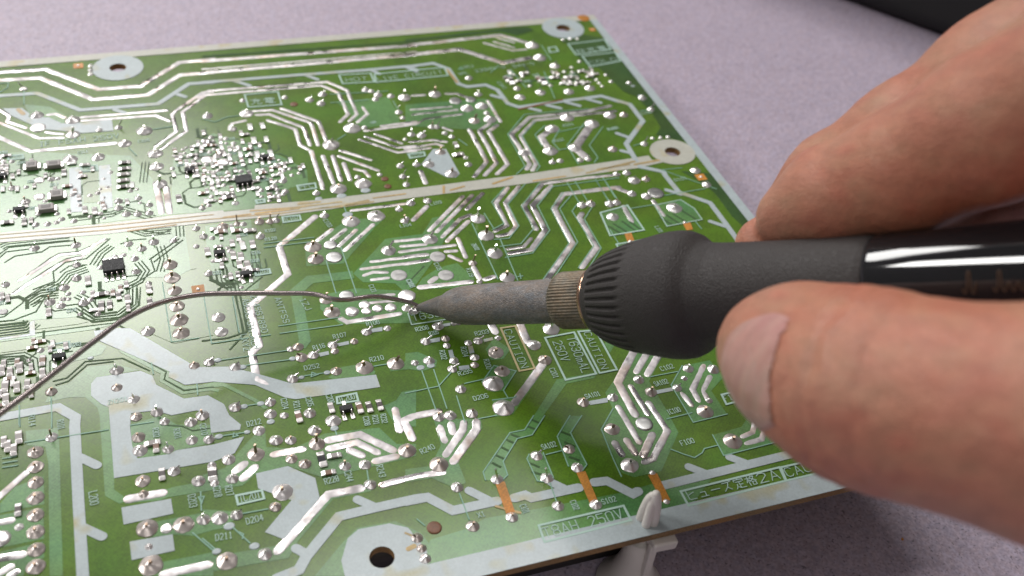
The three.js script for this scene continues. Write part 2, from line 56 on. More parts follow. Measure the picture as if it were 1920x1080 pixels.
const D_TRACES = [[1.5,[-109.04,-113.95,-107.22,-113.89,-95.84,-113.55,-82.76,-100.61,-72.28,-100.39,-61.04,-111.26,-51.86,-111.43]],[1.5,[-108.93,-109.72,-107.12,-109.65,-97.24,-109.19,-84.33,-95.75,-70.56,-95.6,-61.51,-104.39,-52.68,-104.32]],[1.0,[-53.81,-94.4,-56.68,-94.15,-64.43,-86.21,-65.32,-84.86,-64.99,-76.52,-70.55,-70.8]],[1.0,[-53.99,-92.83,-55.85,-92.91,-62.62,-85.57,-62.57,-76.34,-69.18,-69.41]],[1.0,[-87.3,-87.52,-66.53,-87.03]],[1.0,[-87.19,-85.91,-69.47,-85.04,-66.34,-81.94]],[0.9,[-108.57,-96.58,-106.78,-94.75,-104.55,-91.67,-104.93,-88.82,-100.59,-85.12]],[0.9,[-106.64,-88.57,-97.43,-79.7,-92.01,-78.92]],[1.2,[-108.22,-83.76,-106.48,-81.75,-99.4,-74.32,-80.02,-74.06]],[1.0,[-95.37,-90.23,-93.6,-90.31,-91.57,-88.33]],[1.0,[-95.71,-82.18,-94.14,-81.31,-92.13,-80.52]],[0.5,[-90.04,-63.95,-88.65,-63.93]],[0.5,[-90.09,-61.9,-88.71,-61.87]],[0.5,[-90.08,-59.6,-88.71,-59.57]],[0.5,[-90.09,-55.6,-88.66,-55.55]],[0.5,[-90.08,-53.64,-88.66,-53.58]],[0.5,[-90.05,-51.68,-88.65,-51.63]],[0.5,[-90.04,-49.52,-88.63,-49.46]],[0.5,[-82.95,-63.28,-81.68,-63.29]],[0.5,[-83.04,-60.97,-81.73,-60.95]],[0.5,[-83.06,-58.66,-81.75,-58.65]],[0.5,[-83.09,-56.64,-81.79,-56.62]],[0.5,[-83.17,-54.65,-81.8,-54.62]],[0.5,[-83.13,-52.42,-81.82,-52.39]],[0.5,[-83.16,-50.47,-81.86,-50.44]],[0.5,[-83.17,-48.53,-81.9,-48.51]],[1.4,[-71.59,-53.24,-71.26,-43.36]],[1.4,[-69.52,-52.81,-69.5,-42.98]],[1.0,[-101.37,-25.87,-93.51,-32.63,-89.48,-32.37,-83.97,-35.97]],[1.0,[-102.52,-22.02,-92.29,-30.43,-89.27,-30.82,-87.43,-32.78]],[1.2,[-104.81,32.1,-103.89,31.21,-99.8,27.17]],[1.3,[-104.68,36.88,-103.76,36.94,-102.04,36.94]],[1.5,[-104.49,44.16,-103.6,44.2,-100.24,44.39]],[1.3,[-103.53,47.11,-102.0,46.38]],[1.2,[-101.97,47.96,-101.09,47.63]],[1.7,[-83.17,37.35,-77.62,37.51]],[1.6,[-78.61,54.24,-71.77,54.22]],[1.5,[-54.84,-110.89,-23.69,-110.43,6.67,-109.94]],[1.6,[-55.51,-104.62,-28.29,-104.56,5.27,-104.58]],[0.6,[-55.31,-106.48,-27.99,-106.28,5.69,-106.21]],[1.0,[-58.06,-92.81,-54.95,-94.8,-22.98,-93.8,-18.53,-88.53,-18.47,-76.03,-21.08,-73.14]],[1.0,[-58.16,-91.87,-56.14,-92.78,-24.98,-92.35,-21.1,-87.68,-20.72,-76.45,-23.53,-73.3]],[1.0,[-16.12,-79.04,-15.73,-75.51,-19.14,-72.16]],[0.8,[-51.96,-75.75,-50.94,-77.63,-47.53,-78.36]],[1.0,[-44.72,-82.51,-40.07,-82.26,-31.05,-74.13,-31.24,-63.6]],[1.0,[-37.45,-82.39,-29.06,-74.35,-28.83,-65.42]],[1.0,[-44.19,-80.57,-41.02,-80.28,-33.34,-72.17,-33.22,-63.99]],[1.0,[-41.79,-77.38,-35.62,-72.02,-35.66,-64.47,-34.03,-62.16]],[1.1,[-33.42,-61.19,-33.52,-45.07]],[1.1,[-30.96,-58.47,-30.61,-46.8]],[1.1,[-28.54,-57.98,-28.65,-47.44]],[1.1,[-26.48,-54.25,-26.39,-47.24]],[1.0,[-26.08,-60.02,-19.64,-54.52]],[1.0,[-27.03,-57.68,-18.84,-49.7]],[1.0,[-24.28,-51.35,-22.2,-50.12,-21.52,-47.56]],[0.9,[-18.13,-67.75,-4.17,-68.38]],[0.9,[-13.32,-69.22,-3.86,-69.55]],[0.9,[-18.54,-65.16,-11.59,-58.57,-6.75,-58.47]],[0.9,[-20.25,-64.03,-12.13,-56.39,-7.32,-56.29]],[0.9,[-15.77,-65.8,-10.17,-60.31]],[0.9,[-28.55,-34.94,-15.6,-34.91]],[1.5,[-37.45,-34.41,-47.23,-25.38,-46.93,-15.5,-52.21,-10.69,-56.26,-7.03,-56.09,5.15,-57.77,6.56,-57.92,14.41,-55.93,16.26]],[1.1,[-34.63,-28.81,-38.37,-25.69]],[1.1,[-31.59,-28.14,-35.2,-25.22]],[1.1,[-29.28,-27.4,-34.14,-22.7]],[1.1,[-24.92,-28.58,-33.09,-20.89]],[1.0,[-21.33,-21.46,-14.97,-21.08]],[1.0,[-20.38,-19.42,-14.82,-18.87]],[1.0,[-21.14,-17.55,-8.32,-17.2]],[1.0,[-28.18,-15.56,-15.36,-15.22]],[1.0,[-30.87,-13.56,-15.62,-13.18]],[1.0,[-30.79,-11.39,-28.71,-11.99,-25.79,-11.32]],[1.0,[-29.4,-9.59,-25.96,-9.43]],[0.9,[-30.66,-4.4,-26.05,-3.79]],[0.9,[-31.44,-2.31,-26.38,-1.81]],[1.3,[-38.58,1.11,-37.54,2.44,-26.37,2.46]],[1.6,[-57.56,33.82,-52.55,33.85]],[1.7,[-47.43,32.98,-41.54,33.01,-36.51,38.18]],[1.6,[-47.54,34.97,-42.5,34.8,-39.42,37.98]],[1.7,[-43.96,36.44,-42.34,37.94]],[1.6,[-40.02,39.98,-36.35,39.86]],[1.6,[-64.74,35.82,-63.14,34.67]],[1.6,[-63.7,37.81,-61.48,35.98]],[1.7,[-60.19,54.54,-49.82,45.2,-44.1,45.36]],[1.4,[-40.08,45.56,-33.77,45.14,-28.85,45.63]],[1.6,[-73.02,54.32,-71.7,54.24]],[1.5,[-33.62,28.69,-34.0,33.8]],[1.6,[-25.66,31.1,-30.39,31.07,-32.6,31.68,-32.19,36.34]],[1.5,[2.71,-110.17,33.81,-111.77,40.27,-106.01]],[0.8,[27.38,-107.76,34.53,-101.99,38.88,-102.01]],[0.8,[30.6,-107.99,35.51,-103.72]],[0.8,[32.45,-110.02,36.49,-106.63]],[1.7,[1.28,-104.48,18.89,-105.37,29.25,-95.45,38.26,-96.85]],[0.9,[-1.41,-82.54,1.88,-82.27]],[0.9,[7.99,-81.81,11.06,-81.25,13.24,-78.87]],[0.9,[-3.57,-75.51,7.48,-75.04]],[0.9,[-3.86,-73.05,8.71,-73.21]],[0.9,[-6.94,-69.0,-3.63,-68.67,-1.14,-70.35,9.42,-70.86]],[0.9,[2.63,-65.33,4.32,-63.49]],[0.9,[-7.76,-60.5,-1.52,-60.16,1.43,-58.69]],[0.9,[-9.79,-57.72,-1.35,-58.36,0.0,-57.22]],[0.9,[-10.06,-56.63,-3.45,-56.75]],[1.0,[18.46,-75.93,18.64,-65.35]],[1.1,[9.21,-63.15,9.26,-47.94,4.22,-42.34]],[1.1,[15.27,-64.75,11.64,-62.08,11.6,-46.91,6.99,-42.32]],[1.1,[17.23,-63.75,14.01,-61.31,14.26,-45.81,10.24,-42.2]],[1.2,[51.93,-67.09,44.63,-65.84,27.39,-65.88,19.6,-58.72,19.94,-44.66,18.42,-42.73]],[1.1,[52.32,-64.4,44.03,-64.33,28.22,-64.15,21.87,-57.67,21.53,-44.34,19.66,-41.92]],[1.7,[31.45,-59.17,27.11,-56.05,27.19,-49.51]],[2.2,[43.17,-59.41,34.29,-49.27,35.58,-44.93]],[1.1,[-1.11,-34.81,-12.58,-23.67]],[1.1,[1.28,-34.82,-11.01,-22.85]],[1.1,[4.05,-35.02,-1.5,-29.81]],[1.1,[-1.62,-27.35,-4.21,-26.43,-10.23,-20.79]],[1.1,[-2.6,-25.11,-9.54,-19.01]],[1.1,[-6.9,-19.36,-6.99,-12.5]],[1.2,[-10.73,-32.78,-15.26,-28.33]],[1.2,[-8.46,-47.19,-8.54,-42.11]],[1.0,[-10.87,-15.4,-8.59,-15.12]],[1.0,[-10.46,-13.73,-8.47,-11.49]],[1.2,[-20.74,-15.49,-15.71,-15.35]],[1.2,[-21.32,-13.19,-15.68,-13.33]],[1.2,[-6.28,-8.56,-6.11,-4.82]],[1.3,[-4.89,-4.11,-2.86,-4.51]],[1.4,[-17.08,-6.05,-15.68,-7.01]],[1.4,[-19.81,-4.78,-8.37,-4.05]],[1.1,[10.97,-35.93,6.19,-30.7,6.02,-21.53,2.61,-20.11]],[1.1,[13.89,-35.86,8.43,-30.23,8.13,-20.83,5.77,-18.46,2.61,-18.21]],[1.3,[19.94,-35.67,12.52,-28.08,12.48,-18.91]],[1.3,[21.99,-34.44,14.7,-27.87,14.51,-17.99,8.69,-11.72,3.45,-11.52]],[0.9,[10.06,-15.62,7.36,-13.18,3.38,-13.14]],[1.1,[20.18,-35.89,33.36,-35.88,41.15,-35.66]],[1.4,[38.9,-30.38,23.88,-30.6,19.53,-25.57,19.17,-11.96,8.35,-0.64]],[1.4,[25.5,-22.02,24.36,-20.76,24.14,-8.98,18.11,-3.25]],[1.6,[-6.73,8.65,-8.06,9.88,-7.97,12.51]],[1.7,[-0.89,10.03,-1.97,11.32,-2.25,16.67,-1.52,18.12]],[1.7,[-0.62,23.33,-10.45,32.67]],[1.6,[-26.41,35.17,-26.43,38.38]],[1.6,[-24.14,34.98,-24.38,36.83]],[1.6,[-21.68,35.22,-22.24,36.62,-27.08,41.71]],[1.7,[-19.21,35.47,-19.76,37.25,-26.18,43.58]],[1.3,[30.23,-30.7,37.93,-30.43,40.33,-28.05]],[1.1,[45.41,-23.28,45.45,-17.08]],[1.4,[36.91,-22.49,36.59,-16.73]],[1.7,[19.35,24.5,11.95,32.52,11.94,41.37]],[1.5,[21.63,25.9,17.0,30.56]],[1.5,[23.61,27.22,18.95,31.85]],[1.3,[14.14,34.25,14.46,41.82]],[1.3,[9.41,38.85,9.85,48.12]],[1.4,[15.88,39.34,16.48,46.95,10.78,52.56,8.87,52.93]],[1.4,[5.1,47.25,5.34,50.11]],[1.4,[7.61,47.19,7.95,50.44]],[1.6,[13.09,47.16,9.3,51.31]],[1.4,[31.62,32.51,26.3,38.06,26.19,41.16]],[1.3,[31.46,35.74,28.25,38.94,28.15,41.65]],[1.3,[23.68,38.59,24.16,41.8]],[1.3,[36.8,46.9,32.99,51.53,30.57,52.0]],[1.3,[38.15,48.76,33.89,53.58,30.52,53.8]]];
const D_STRIPES = [[1.4,[-108.71,-101.7,-106.94,-101.63,-98.01,-101.24,-87.65,-90.99,-68.44,-90.46,-59.72,-99.24,-53.29,-98.94]],[1.2,[-63.51,-94.76,-61.31,-92.77]],[1.2,[-79.26,-89.6,-76.93,-87.65]],[1.9,[-105.31,12.99,-104.32,12.76,-94.38,12.68,-91.35,16.01,-91.53,18.19,-91.34,35.83,-91.06,51.25]],[1.7,[-90.84,25.9,-88.05,28.53]],[1.7,[-90.78,41.51,-87.82,44.16]],[1.3,[-56.09,-99.25,-29.32,-98.72,-11.54,-98.15,0.38,-98.19,3.55,-97.99]],[1.2,[-47.75,-98.75,-44.04,-95.44]],[1.2,[-28.31,-98.54,-25.43,-95.45]],[1.2,[-9.48,-97.79,-7.88,-95.42]],[1.2,[0.38,-98.19,2.76,-94.95]],[1.9,[-61.28,59.87,-57.51,59.16,-55.87,56.92,-49.0,50.35,-42.37,50.17,-35.06,50.11,-32.93,50.34]],[1.7,[-42.37,50.17,-45.13,47.61]],[1.7,[-55.58,56.7,-57.26,54.88]],[1.3,[0.37,-97.93,8.84,-98.61,12.41,-94.77,12.91,-86.32,14.86,-84.26,20.38,-84.29,22.87,-81.12,23.54,-73.68,26.0,-71.27,39.56,-72.03,51.51,-72.52,55.25,-68.8]],[1.2,[1.07,-97.81,3.43,-95.63]],[1.2,[20.39,-78.55,22.57,-76.82]],[1.2,[28.87,-70.09,31.18,-68.36]],[1.2,[34.23,-70.71,37.3,-68.51]],[1.2,[40.03,-71.29,43.16,-68.73]],[1.2,[46.61,-71.74,49.75,-69.16]],[1.9,[-37.06,50.25,-32.98,50.33,-29.42,54.28,-21.1,54.32]],[1.7,[-25.34,50.82,-22.6,53.76]],[1.9,[-17.9,54.5,-15.72,54.39,-14.89,55.29,-5.62,55.34]],[1.7,[-10.13,52.93,-8.34,54.79]],[1.9,[-2.36,54.97,0.06,55.25,3.6,59.26,4.79,58.95]],[1.4,[51.57,-72.32,57.88,-66.8,58.0,-57.98,48.75,-48.33,48.22,-40.5]],[1.2,[48.26,-53.59,50.41,-51.33]],[1.2,[46.12,-45.58,48.3,-43.97]],[1.4,[48.04,-37.67,53.29,-34.34,53.11,-32.41,53.43,-25.24,59.44,-19.29,59.39,-11.07,59.18,-0.99]],[1.2,[50.64,-26.74,53.48,-24.26]],[1.2,[55.91,-12.33,58.69,-9.72]],[1.9,[10.04,58.94,39.58,58.41,41.84,55.73]],[1.7,[16.63,56.18,19.11,58.46]],[1.7,[25.44,56.07,27.87,58.19]],[1.7,[37.49,55.96,38.61,57.78]]];
const D_LANDS = [[-105.6,-43.1,-83.47,-41.61,-68.96,-41.5,-57.72,-41.16,-57.56,-40.5,-50.62,-40.27,-50.29,-41.68,-36.38,-40.65,-11.44,-40.49,17.1,-40.6,43.64,-41.51,52.52,-41.99,52.55,-39.97,56.23,-38.48,46.82,-37.18,41.82,-37.22,16.75,-36.69,-15.07,-36.8,-44.68,-36.28,-62.73,-37.31,-83.52,-37.87,-105.52,-39.65],[-88.34,8.03,-87.32,6.55,-79.18,6.8,-77.12,8.63,-76.62,11.23,-71.91,16.11,-67.48,16.37,-64.84,19.3,-64.23,22.37,-62.44,25.28,-62.78,26.4,-67.96,25.88,-67.79,20.92,-70.01,19.67,-74.48,19.77,-77.41,17.8,-81.6,17.43,-81.98,20.7,-81.89,25.44,-81.17,28.69,-75.75,29.08,-74.49,28.51,-67.91,28.79,-62.25,28.27,-64.45,31.75,-68.36,32.77,-85.34,32.17,-85.46,14.94,-86.74,13.79,-88.45,11.13],[-87.33,-6.69,-82.55,-6.35,-80.41,-5.84,-70.01,6.8,-69.83,8.05,-62.83,9.62,-58.06,12.59,-51.78,16.96,-49.65,17.34,-35.11,18.7,-35.05,22.14,-51.5,21.37,-53.4,20.47,-58.51,15.73,-66.1,12.97,-71.37,12.53,-74.21,9.64,-73.89,8.24,-86.92,-4.07],[-50.42,59.29,-48.47,55.19,-46.32,53.85,-40.89,54.05,-37.97,55.75,-36.02,61.02,-36.86,65.16,-40.29,66.65,-50.46,63.84],[-106.21,-95.24,-101.53,-94.55,-99.76,-91.47,-100.04,-89.93,-95.23,-88.85,-92.2,-85.52,-87.81,-84.97,-80.23,-85.0,-80.04,-79.72,-82.98,-79.89,-87.94,-80.11,-92.25,-82.08,-97.14,-83.88,-103.82,-91.24],[-90.85,-65.15,-88.34,-65.17,-88.43,-47.27,-90.8,-47.55],[-84.15,-64.84,-81.61,-64.85,-81.73,-47.51,-84.42,-47.37],[-99.36,-12.02,-98.45,-12.64,-98.32,-8.07,-104.8,-8.22,-104.81,-8.82,-99.35,-8.72],[-84.47,38.95,-76.27,39.18,-76.18,42.44,-84.31,42.63],[-83.57,46.37,-76.67,46.71,-76.61,50.07,-83.45,50.14],[-33.09,5.65,-30.71,5.57,-31.0,6.79,-33.18,6.69],[-40.75,8.23,-38.42,8.05,-38.47,8.99,-40.64,9.08],[-44.94,10.08,-42.95,9.96,-43.0,10.96,-44.86,11.11],[-61.42,37.38,-55.68,37.14,-51.42,41.04,-51.48,45.59,-58.88,52.59,-61.77,50.26,-56.31,44.81,-61.52,40.76],[-2.82,-56.05,0.49,-55.39,0.85,-44.12,-0.52,-42.78,-2.65,-43.22,-7.57,-49.95],[-18.17,7.69,-16.49,7.66,-16.72,8.47,-18.4,8.51],[-21.94,11.51,-19.81,11.38,-20.15,12.57,-22.21,12.49],[-19.19,15.52,-18.3,15.52,-18.5,17.74,-19.43,17.92],[-14.94,15.3,-13.9,15.34,-14.07,17.38,-15.16,17.52],[-11.09,14.12,-9.06,13.97,-9.17,14.79,-11.2,14.94],[-18.39,20.4,-16.22,20.53,-16.36,21.5,-18.58,21.55],[4.45,35.84,8.15,36.0,7.85,37.08,4.03,36.88],[3.71,35.9,8.23,35.89,8.08,36.62,3.44,36.59],[18.41,36.49,22.47,36.52,22.19,37.43,18.29,37.44]];
const D_COPPER = [[-105.51,-39.08,-66.8,-37.99,-66.87,-31.1,-66.88,-21.7,-70.19,-19.74,-75.92,-21.05,-78.25,-18.75,-78.44,-12.44,-82.71,-9.3,-86.93,-9.32,-89.83,-11.64,-98.44,-12.7,-104.93,-13.75],[-62.25,-36.2,-52.02,-36.42,-52.44,-25.0,-51.89,-19.22,-53.69,-12.39,-59.0,-10.47,-62.55,-17.99,-62.87,-27.33],[-106.32,-74.71,-99.14,-74.2,-90.67,-71.58,-76.63,-67.84,-72.39,-57.17,-70.33,-42.0,-105.58,-42.52],[-66.87,-64.01,-63.31,-68.03,-56.15,-73.97,-47.68,-67.36,-41.93,-61.37,-35.97,-53.56,-36.66,-47.54,-41.04,-46.89,-51.46,-40.45,-69.37,-42.21],[-95.48,7.26,-92.54,7.13,-88.67,3.28,-83.86,3.71,-79.35,6.46,-87.32,6.55,-88.34,8.03,-88.45,11.13,-86.74,13.79,-85.55,14.92,-85.34,32.17,-85.47,34.67,-83.32,37.48,-84.67,38.06,-87.01,35.68,-87.14,16.7,-87.43,14.58,-89.5,11.29,-92.32,10.58,-96.54,10.91],[-99.92,17.18,-94.48,17.78,-94.25,20.84,-94.08,50.27,-96.09,49.72,-96.09,26.06,-96.6,21.91,-99.72,20.72],[-103.85,32.96,-101.54,29.83,-96.89,28.66,-96.83,34.82,-103.81,34.91],[-103.8,35.36,-97.0,35.58,-96.86,42.11,-103.64,42.1],[-103.63,42.96,-97.03,42.71,-96.88,45.97,-99.55,46.39,-100.01,48.64,-103.52,47.68],[-38.41,64.73,-34.84,59.1,-27.92,58.57,-24.29,57.33,-10.29,57.96,1.13,58.4,10.03,57.97,20.27,57.67,20.68,59.09,13.11,64.43,12.16,65.03,0.64,64.96,-1.69,65.04],[-55.22,60.96,-49.74,55.97,-46.43,53.48,-39.77,53.77,-36.02,57.43,-35.25,59.9,-38.71,65.5],[-104.69,-3.62,-95.0,-3.23,-87.54,-3.75,-85.11,-1.61,-86.2,0.43,-92.13,1.24,-94.11,3.71,-104.62,-0.34],[19.01,24.22,24.93,27.12,18.44,33.76,18.61,40.72,18.42,47.84,11.09,55.67,5.43,55.74,3.52,54.08,3.82,43.27,8.13,38.95,8.38,34.44,11.58,31.6],[-84.86,10.33,-83.47,9.53,-79.83,13.71,-79.94,15.5,-81.5,14.27],[-100.96,-96.37,-95.05,-94.06,-91.26,-89.16,-91.62,-85.12,-95.38,-88.76,-99.75,-90.17],[-84.44,38.31,-82.97,38.22,-78.11,39.02,-76.85,38.7,-69.09,39.1,-68.82,36.81,-75.67,36.69],[-82.32,43.32,-69.6,43.56,-70.05,47.56,-73.51,47.87,-76.32,46.8,-80.6,46.26],[-78.64,51.75,-70.56,52.02,-71.09,56.6,-81.13,53.84],[-81.91,20.27,-76.57,19.38,-73.63,22.38,-67.36,23.98,-67.85,28.28,-74.44,28.56,-76.04,29.03,-80.64,28.89,-81.96,25.37],[-22.7,-83.12,-8.33,-83.06,-7.69,-77.14,-8.15,-69.75,-17.65,-69.15,-19.49,-71.31,-20.14,-77.59],[-41.76,-23.27,-42.55,-17.28,-34.46,-16.32,-24.52,-27.78,-21.51,-30.49,-30.08,-31.86,-34.17,-28.94],[-23.33,-22.83,-14.52,-22.76,-10.66,-28.15,-5.93,-28.61,-5.87,-25.66,-14.97,-12.37,-20.47,-5.85,-23.44,-3.82,-24.81,-7.27,-31.55,-9.23,-33.03,-12.54],[-41.4,-7.12,-33.75,-7.65,-22.27,-4.07,-24.45,4.45,-23.55,5.98,-38.92,2.76,-42.22,-2.82],[-41.41,14.95,-37.78,15.05,-34.99,17.71,-35.51,18.76,-43.19,18.22,-44.35,17.16],[-32.22,16.81,-26.23,16.26,-26.92,18.9,-32.04,18.44],[-35.51,27.11,-32.83,26.3,-31.26,24.44,-28.35,24.4,-30.79,33.75,-34.43,32.82],[-58.18,26.32,-58.72,31.72,-54.35,33.21,-51.49,32.49,-47.92,31.19,-40.73,31.9,-37.67,32.3,-35.37,37.01,-31.88,37.91,-32.6,40.65,-39.43,41.02,-49.89,41.44,-55.56,37.17,-61.42,37.38,-64.05,39.42,-70.9,38.95,-70.51,35.34,-66.55,34.66,-61.95,29.8],[-72.37,52.72,-59.29,53.56,-48.36,44.57,-42.99,44.62,-41.6,45.68,-42.59,46.43,-49.25,46.35,-56.79,53.62,-58.77,56.43,-72.68,55.58],[-71.31,42.78,-67.7,44.06,-64.57,45.22,-68.39,47.69,-71.8,47.4],[-4.6,-78.25,17.83,-77.36,19.49,-75.74,18.87,-64.99,13.13,-62.4,8.55,-63.28,-7.16,-68.12],[-14.76,-9.82,-12.24,-10.57,-9.54,-10.84,-7.2,-5.07,-8.97,-2.07,-21.02,-4.43,-18.49,-7.65],[-0.02,28.71,8.22,28.74,9.35,28.62,7.63,30.2,1.51,30.27,-8.48,39.44,-10.05,39.04],[16.5,19.02,17.93,18.92,17.26,20.5,13.72,24.12,13.6,21.34],[-11.53,16.96,-8.84,14.23,-6.46,18.18,-8.76,20.52,-11.39,20.29],[-15.04,25.77,-11.31,21.93,-7.38,24.5,-11.54,28.97,-13.54,28.86],[-14.49,30.9,-9.98,31.28,-2.98,23.97,0.09,23.91,-9.88,33.56,-11.64,35.35,-15.29,35.16],[-27.96,14.21,-25.38,14.43,-22.15,17.66,-22.95,19.48,-25.96,19.93,-29.01,18.39],[-7.91,36.77,-5.78,37.31,-9.82,41.32,-12.9,41.48,-17.25,46.08,-17.43,49.25,-18.92,50.27,-21.77,49.34,-21.61,47.45,-13.81,39.73,-10.79,39.73],[-0.93,38.53,1.36,39.12,-2.36,42.66,-2.16,50.73,-3.5,51.83,-5.7,50.17,-5.21,42.88],[-11.94,45.64,-9.22,45.97,-9.38,52.07,-10.8,52.75,-12.55,51.94,-12.7,46.54],[-27.05,32.7,-18.15,34.96,-18.54,37.18,-25.47,43.58,-25.34,48.93,-27.54,49.73,-31.08,46.37,-36.02,46.12,-35.27,43.17,-30.62,43.67,-27.45,39.42,-27.15,35.74],[30.13,-21.39,38.04,-22.76,38.11,-12.7,29.06,-12.5],[44.85,-21.31,52.43,-22.06,54.27,-18.01,54.23,-13.42,44.3,-12.82],[29.25,-9.12,37.67,-9.16,37.77,-5.11,29.16,-5.18],[27.14,31.41,33.68,31.35,34.34,36.46,29.94,39.36,30.17,45.98,22.43,46.26,22.44,35.92],[24.77,50.16,31.5,49.68,36.98,45.41,40.42,52.32,37.94,54.98,24.49,55.42]];
const D_STRIPS = [[0.8,[-83.02,-1.1,-74.31,8.44,-74.72,9.81,-71.65,13.33,-64.23,14.3]],[0.7,[-82.68,0.06,-75.2,8.37,-75.56,10.33,-71.96,14.54,-66.81,14.82,-65.39,15.61]],[1.0,[-104.8,-8.21,-87.4,-7.66,-82.96,-8.38]],[2.6,[-46.69,-9.0,-42.58,-12.61,-33.12,-12.14]],[2.3,[-46.71,-9.0,-46.29,-8.03,-47.0,5.9,-48.26,7.45]],[0.8,[-68.19,13.73,-65.02,13.39,-59.03,19.73,-57.32,22.35]]];
const D_GAPS = [[-88.0,-62.5,-84.51,-62.82,-84.72,-50.07,-87.93,-50.51],[-66.88,-31.53,-65.57,-31.24,-65.75,-21.68,-66.94,-21.53],[-98.14,-11.94,-89.94,-11.17,-88.26,-9.72,-90.38,-9.47,-98.14,-9.75],[-104.78,-7.21,-87.58,-6.44,-87.15,-3.69,-92.58,-3.87,-95.65,-4.21,-104.71,-4.51],[-76.06,-6.91,-72.87,-4.26,-72.85,-6.15,-64.05,-5.56,-64.69,-0.01,-72.35,0.61,-76.08,-2.95],[65.5,-89.0,66.08,-45.82,58.76,-50.93,61.72,-54.1,62.43,-62.32,61.44,-70.51,58.93,-73.71,56.74,-88.3],[58.03,-33.73,65.42,-31.09,66.66,-8.46,63.45,-7.66,62.44,-12.92,62.66,-22.84,61.42,-27.45],[58.54,-108.6,65.62,-104.56,65.56,-97.23,65.95,-88.45,61.31,-87.12,54.05,-88.39,52.77,-96.09,52.71,-102.72,51.38,-104.63],[4.36,-113.7,35.05,-115.55,44.32,-115.28,45.06,-112.73,38.63,-110.59,34.86,-113.74,3.87,-111.8],[-54.51,-114.0,-23.21,-113.05,4.03,-112.65,7.24,-112.12,7.05,-111.39,-23.41,-111.99,-54.66,-112.61]];
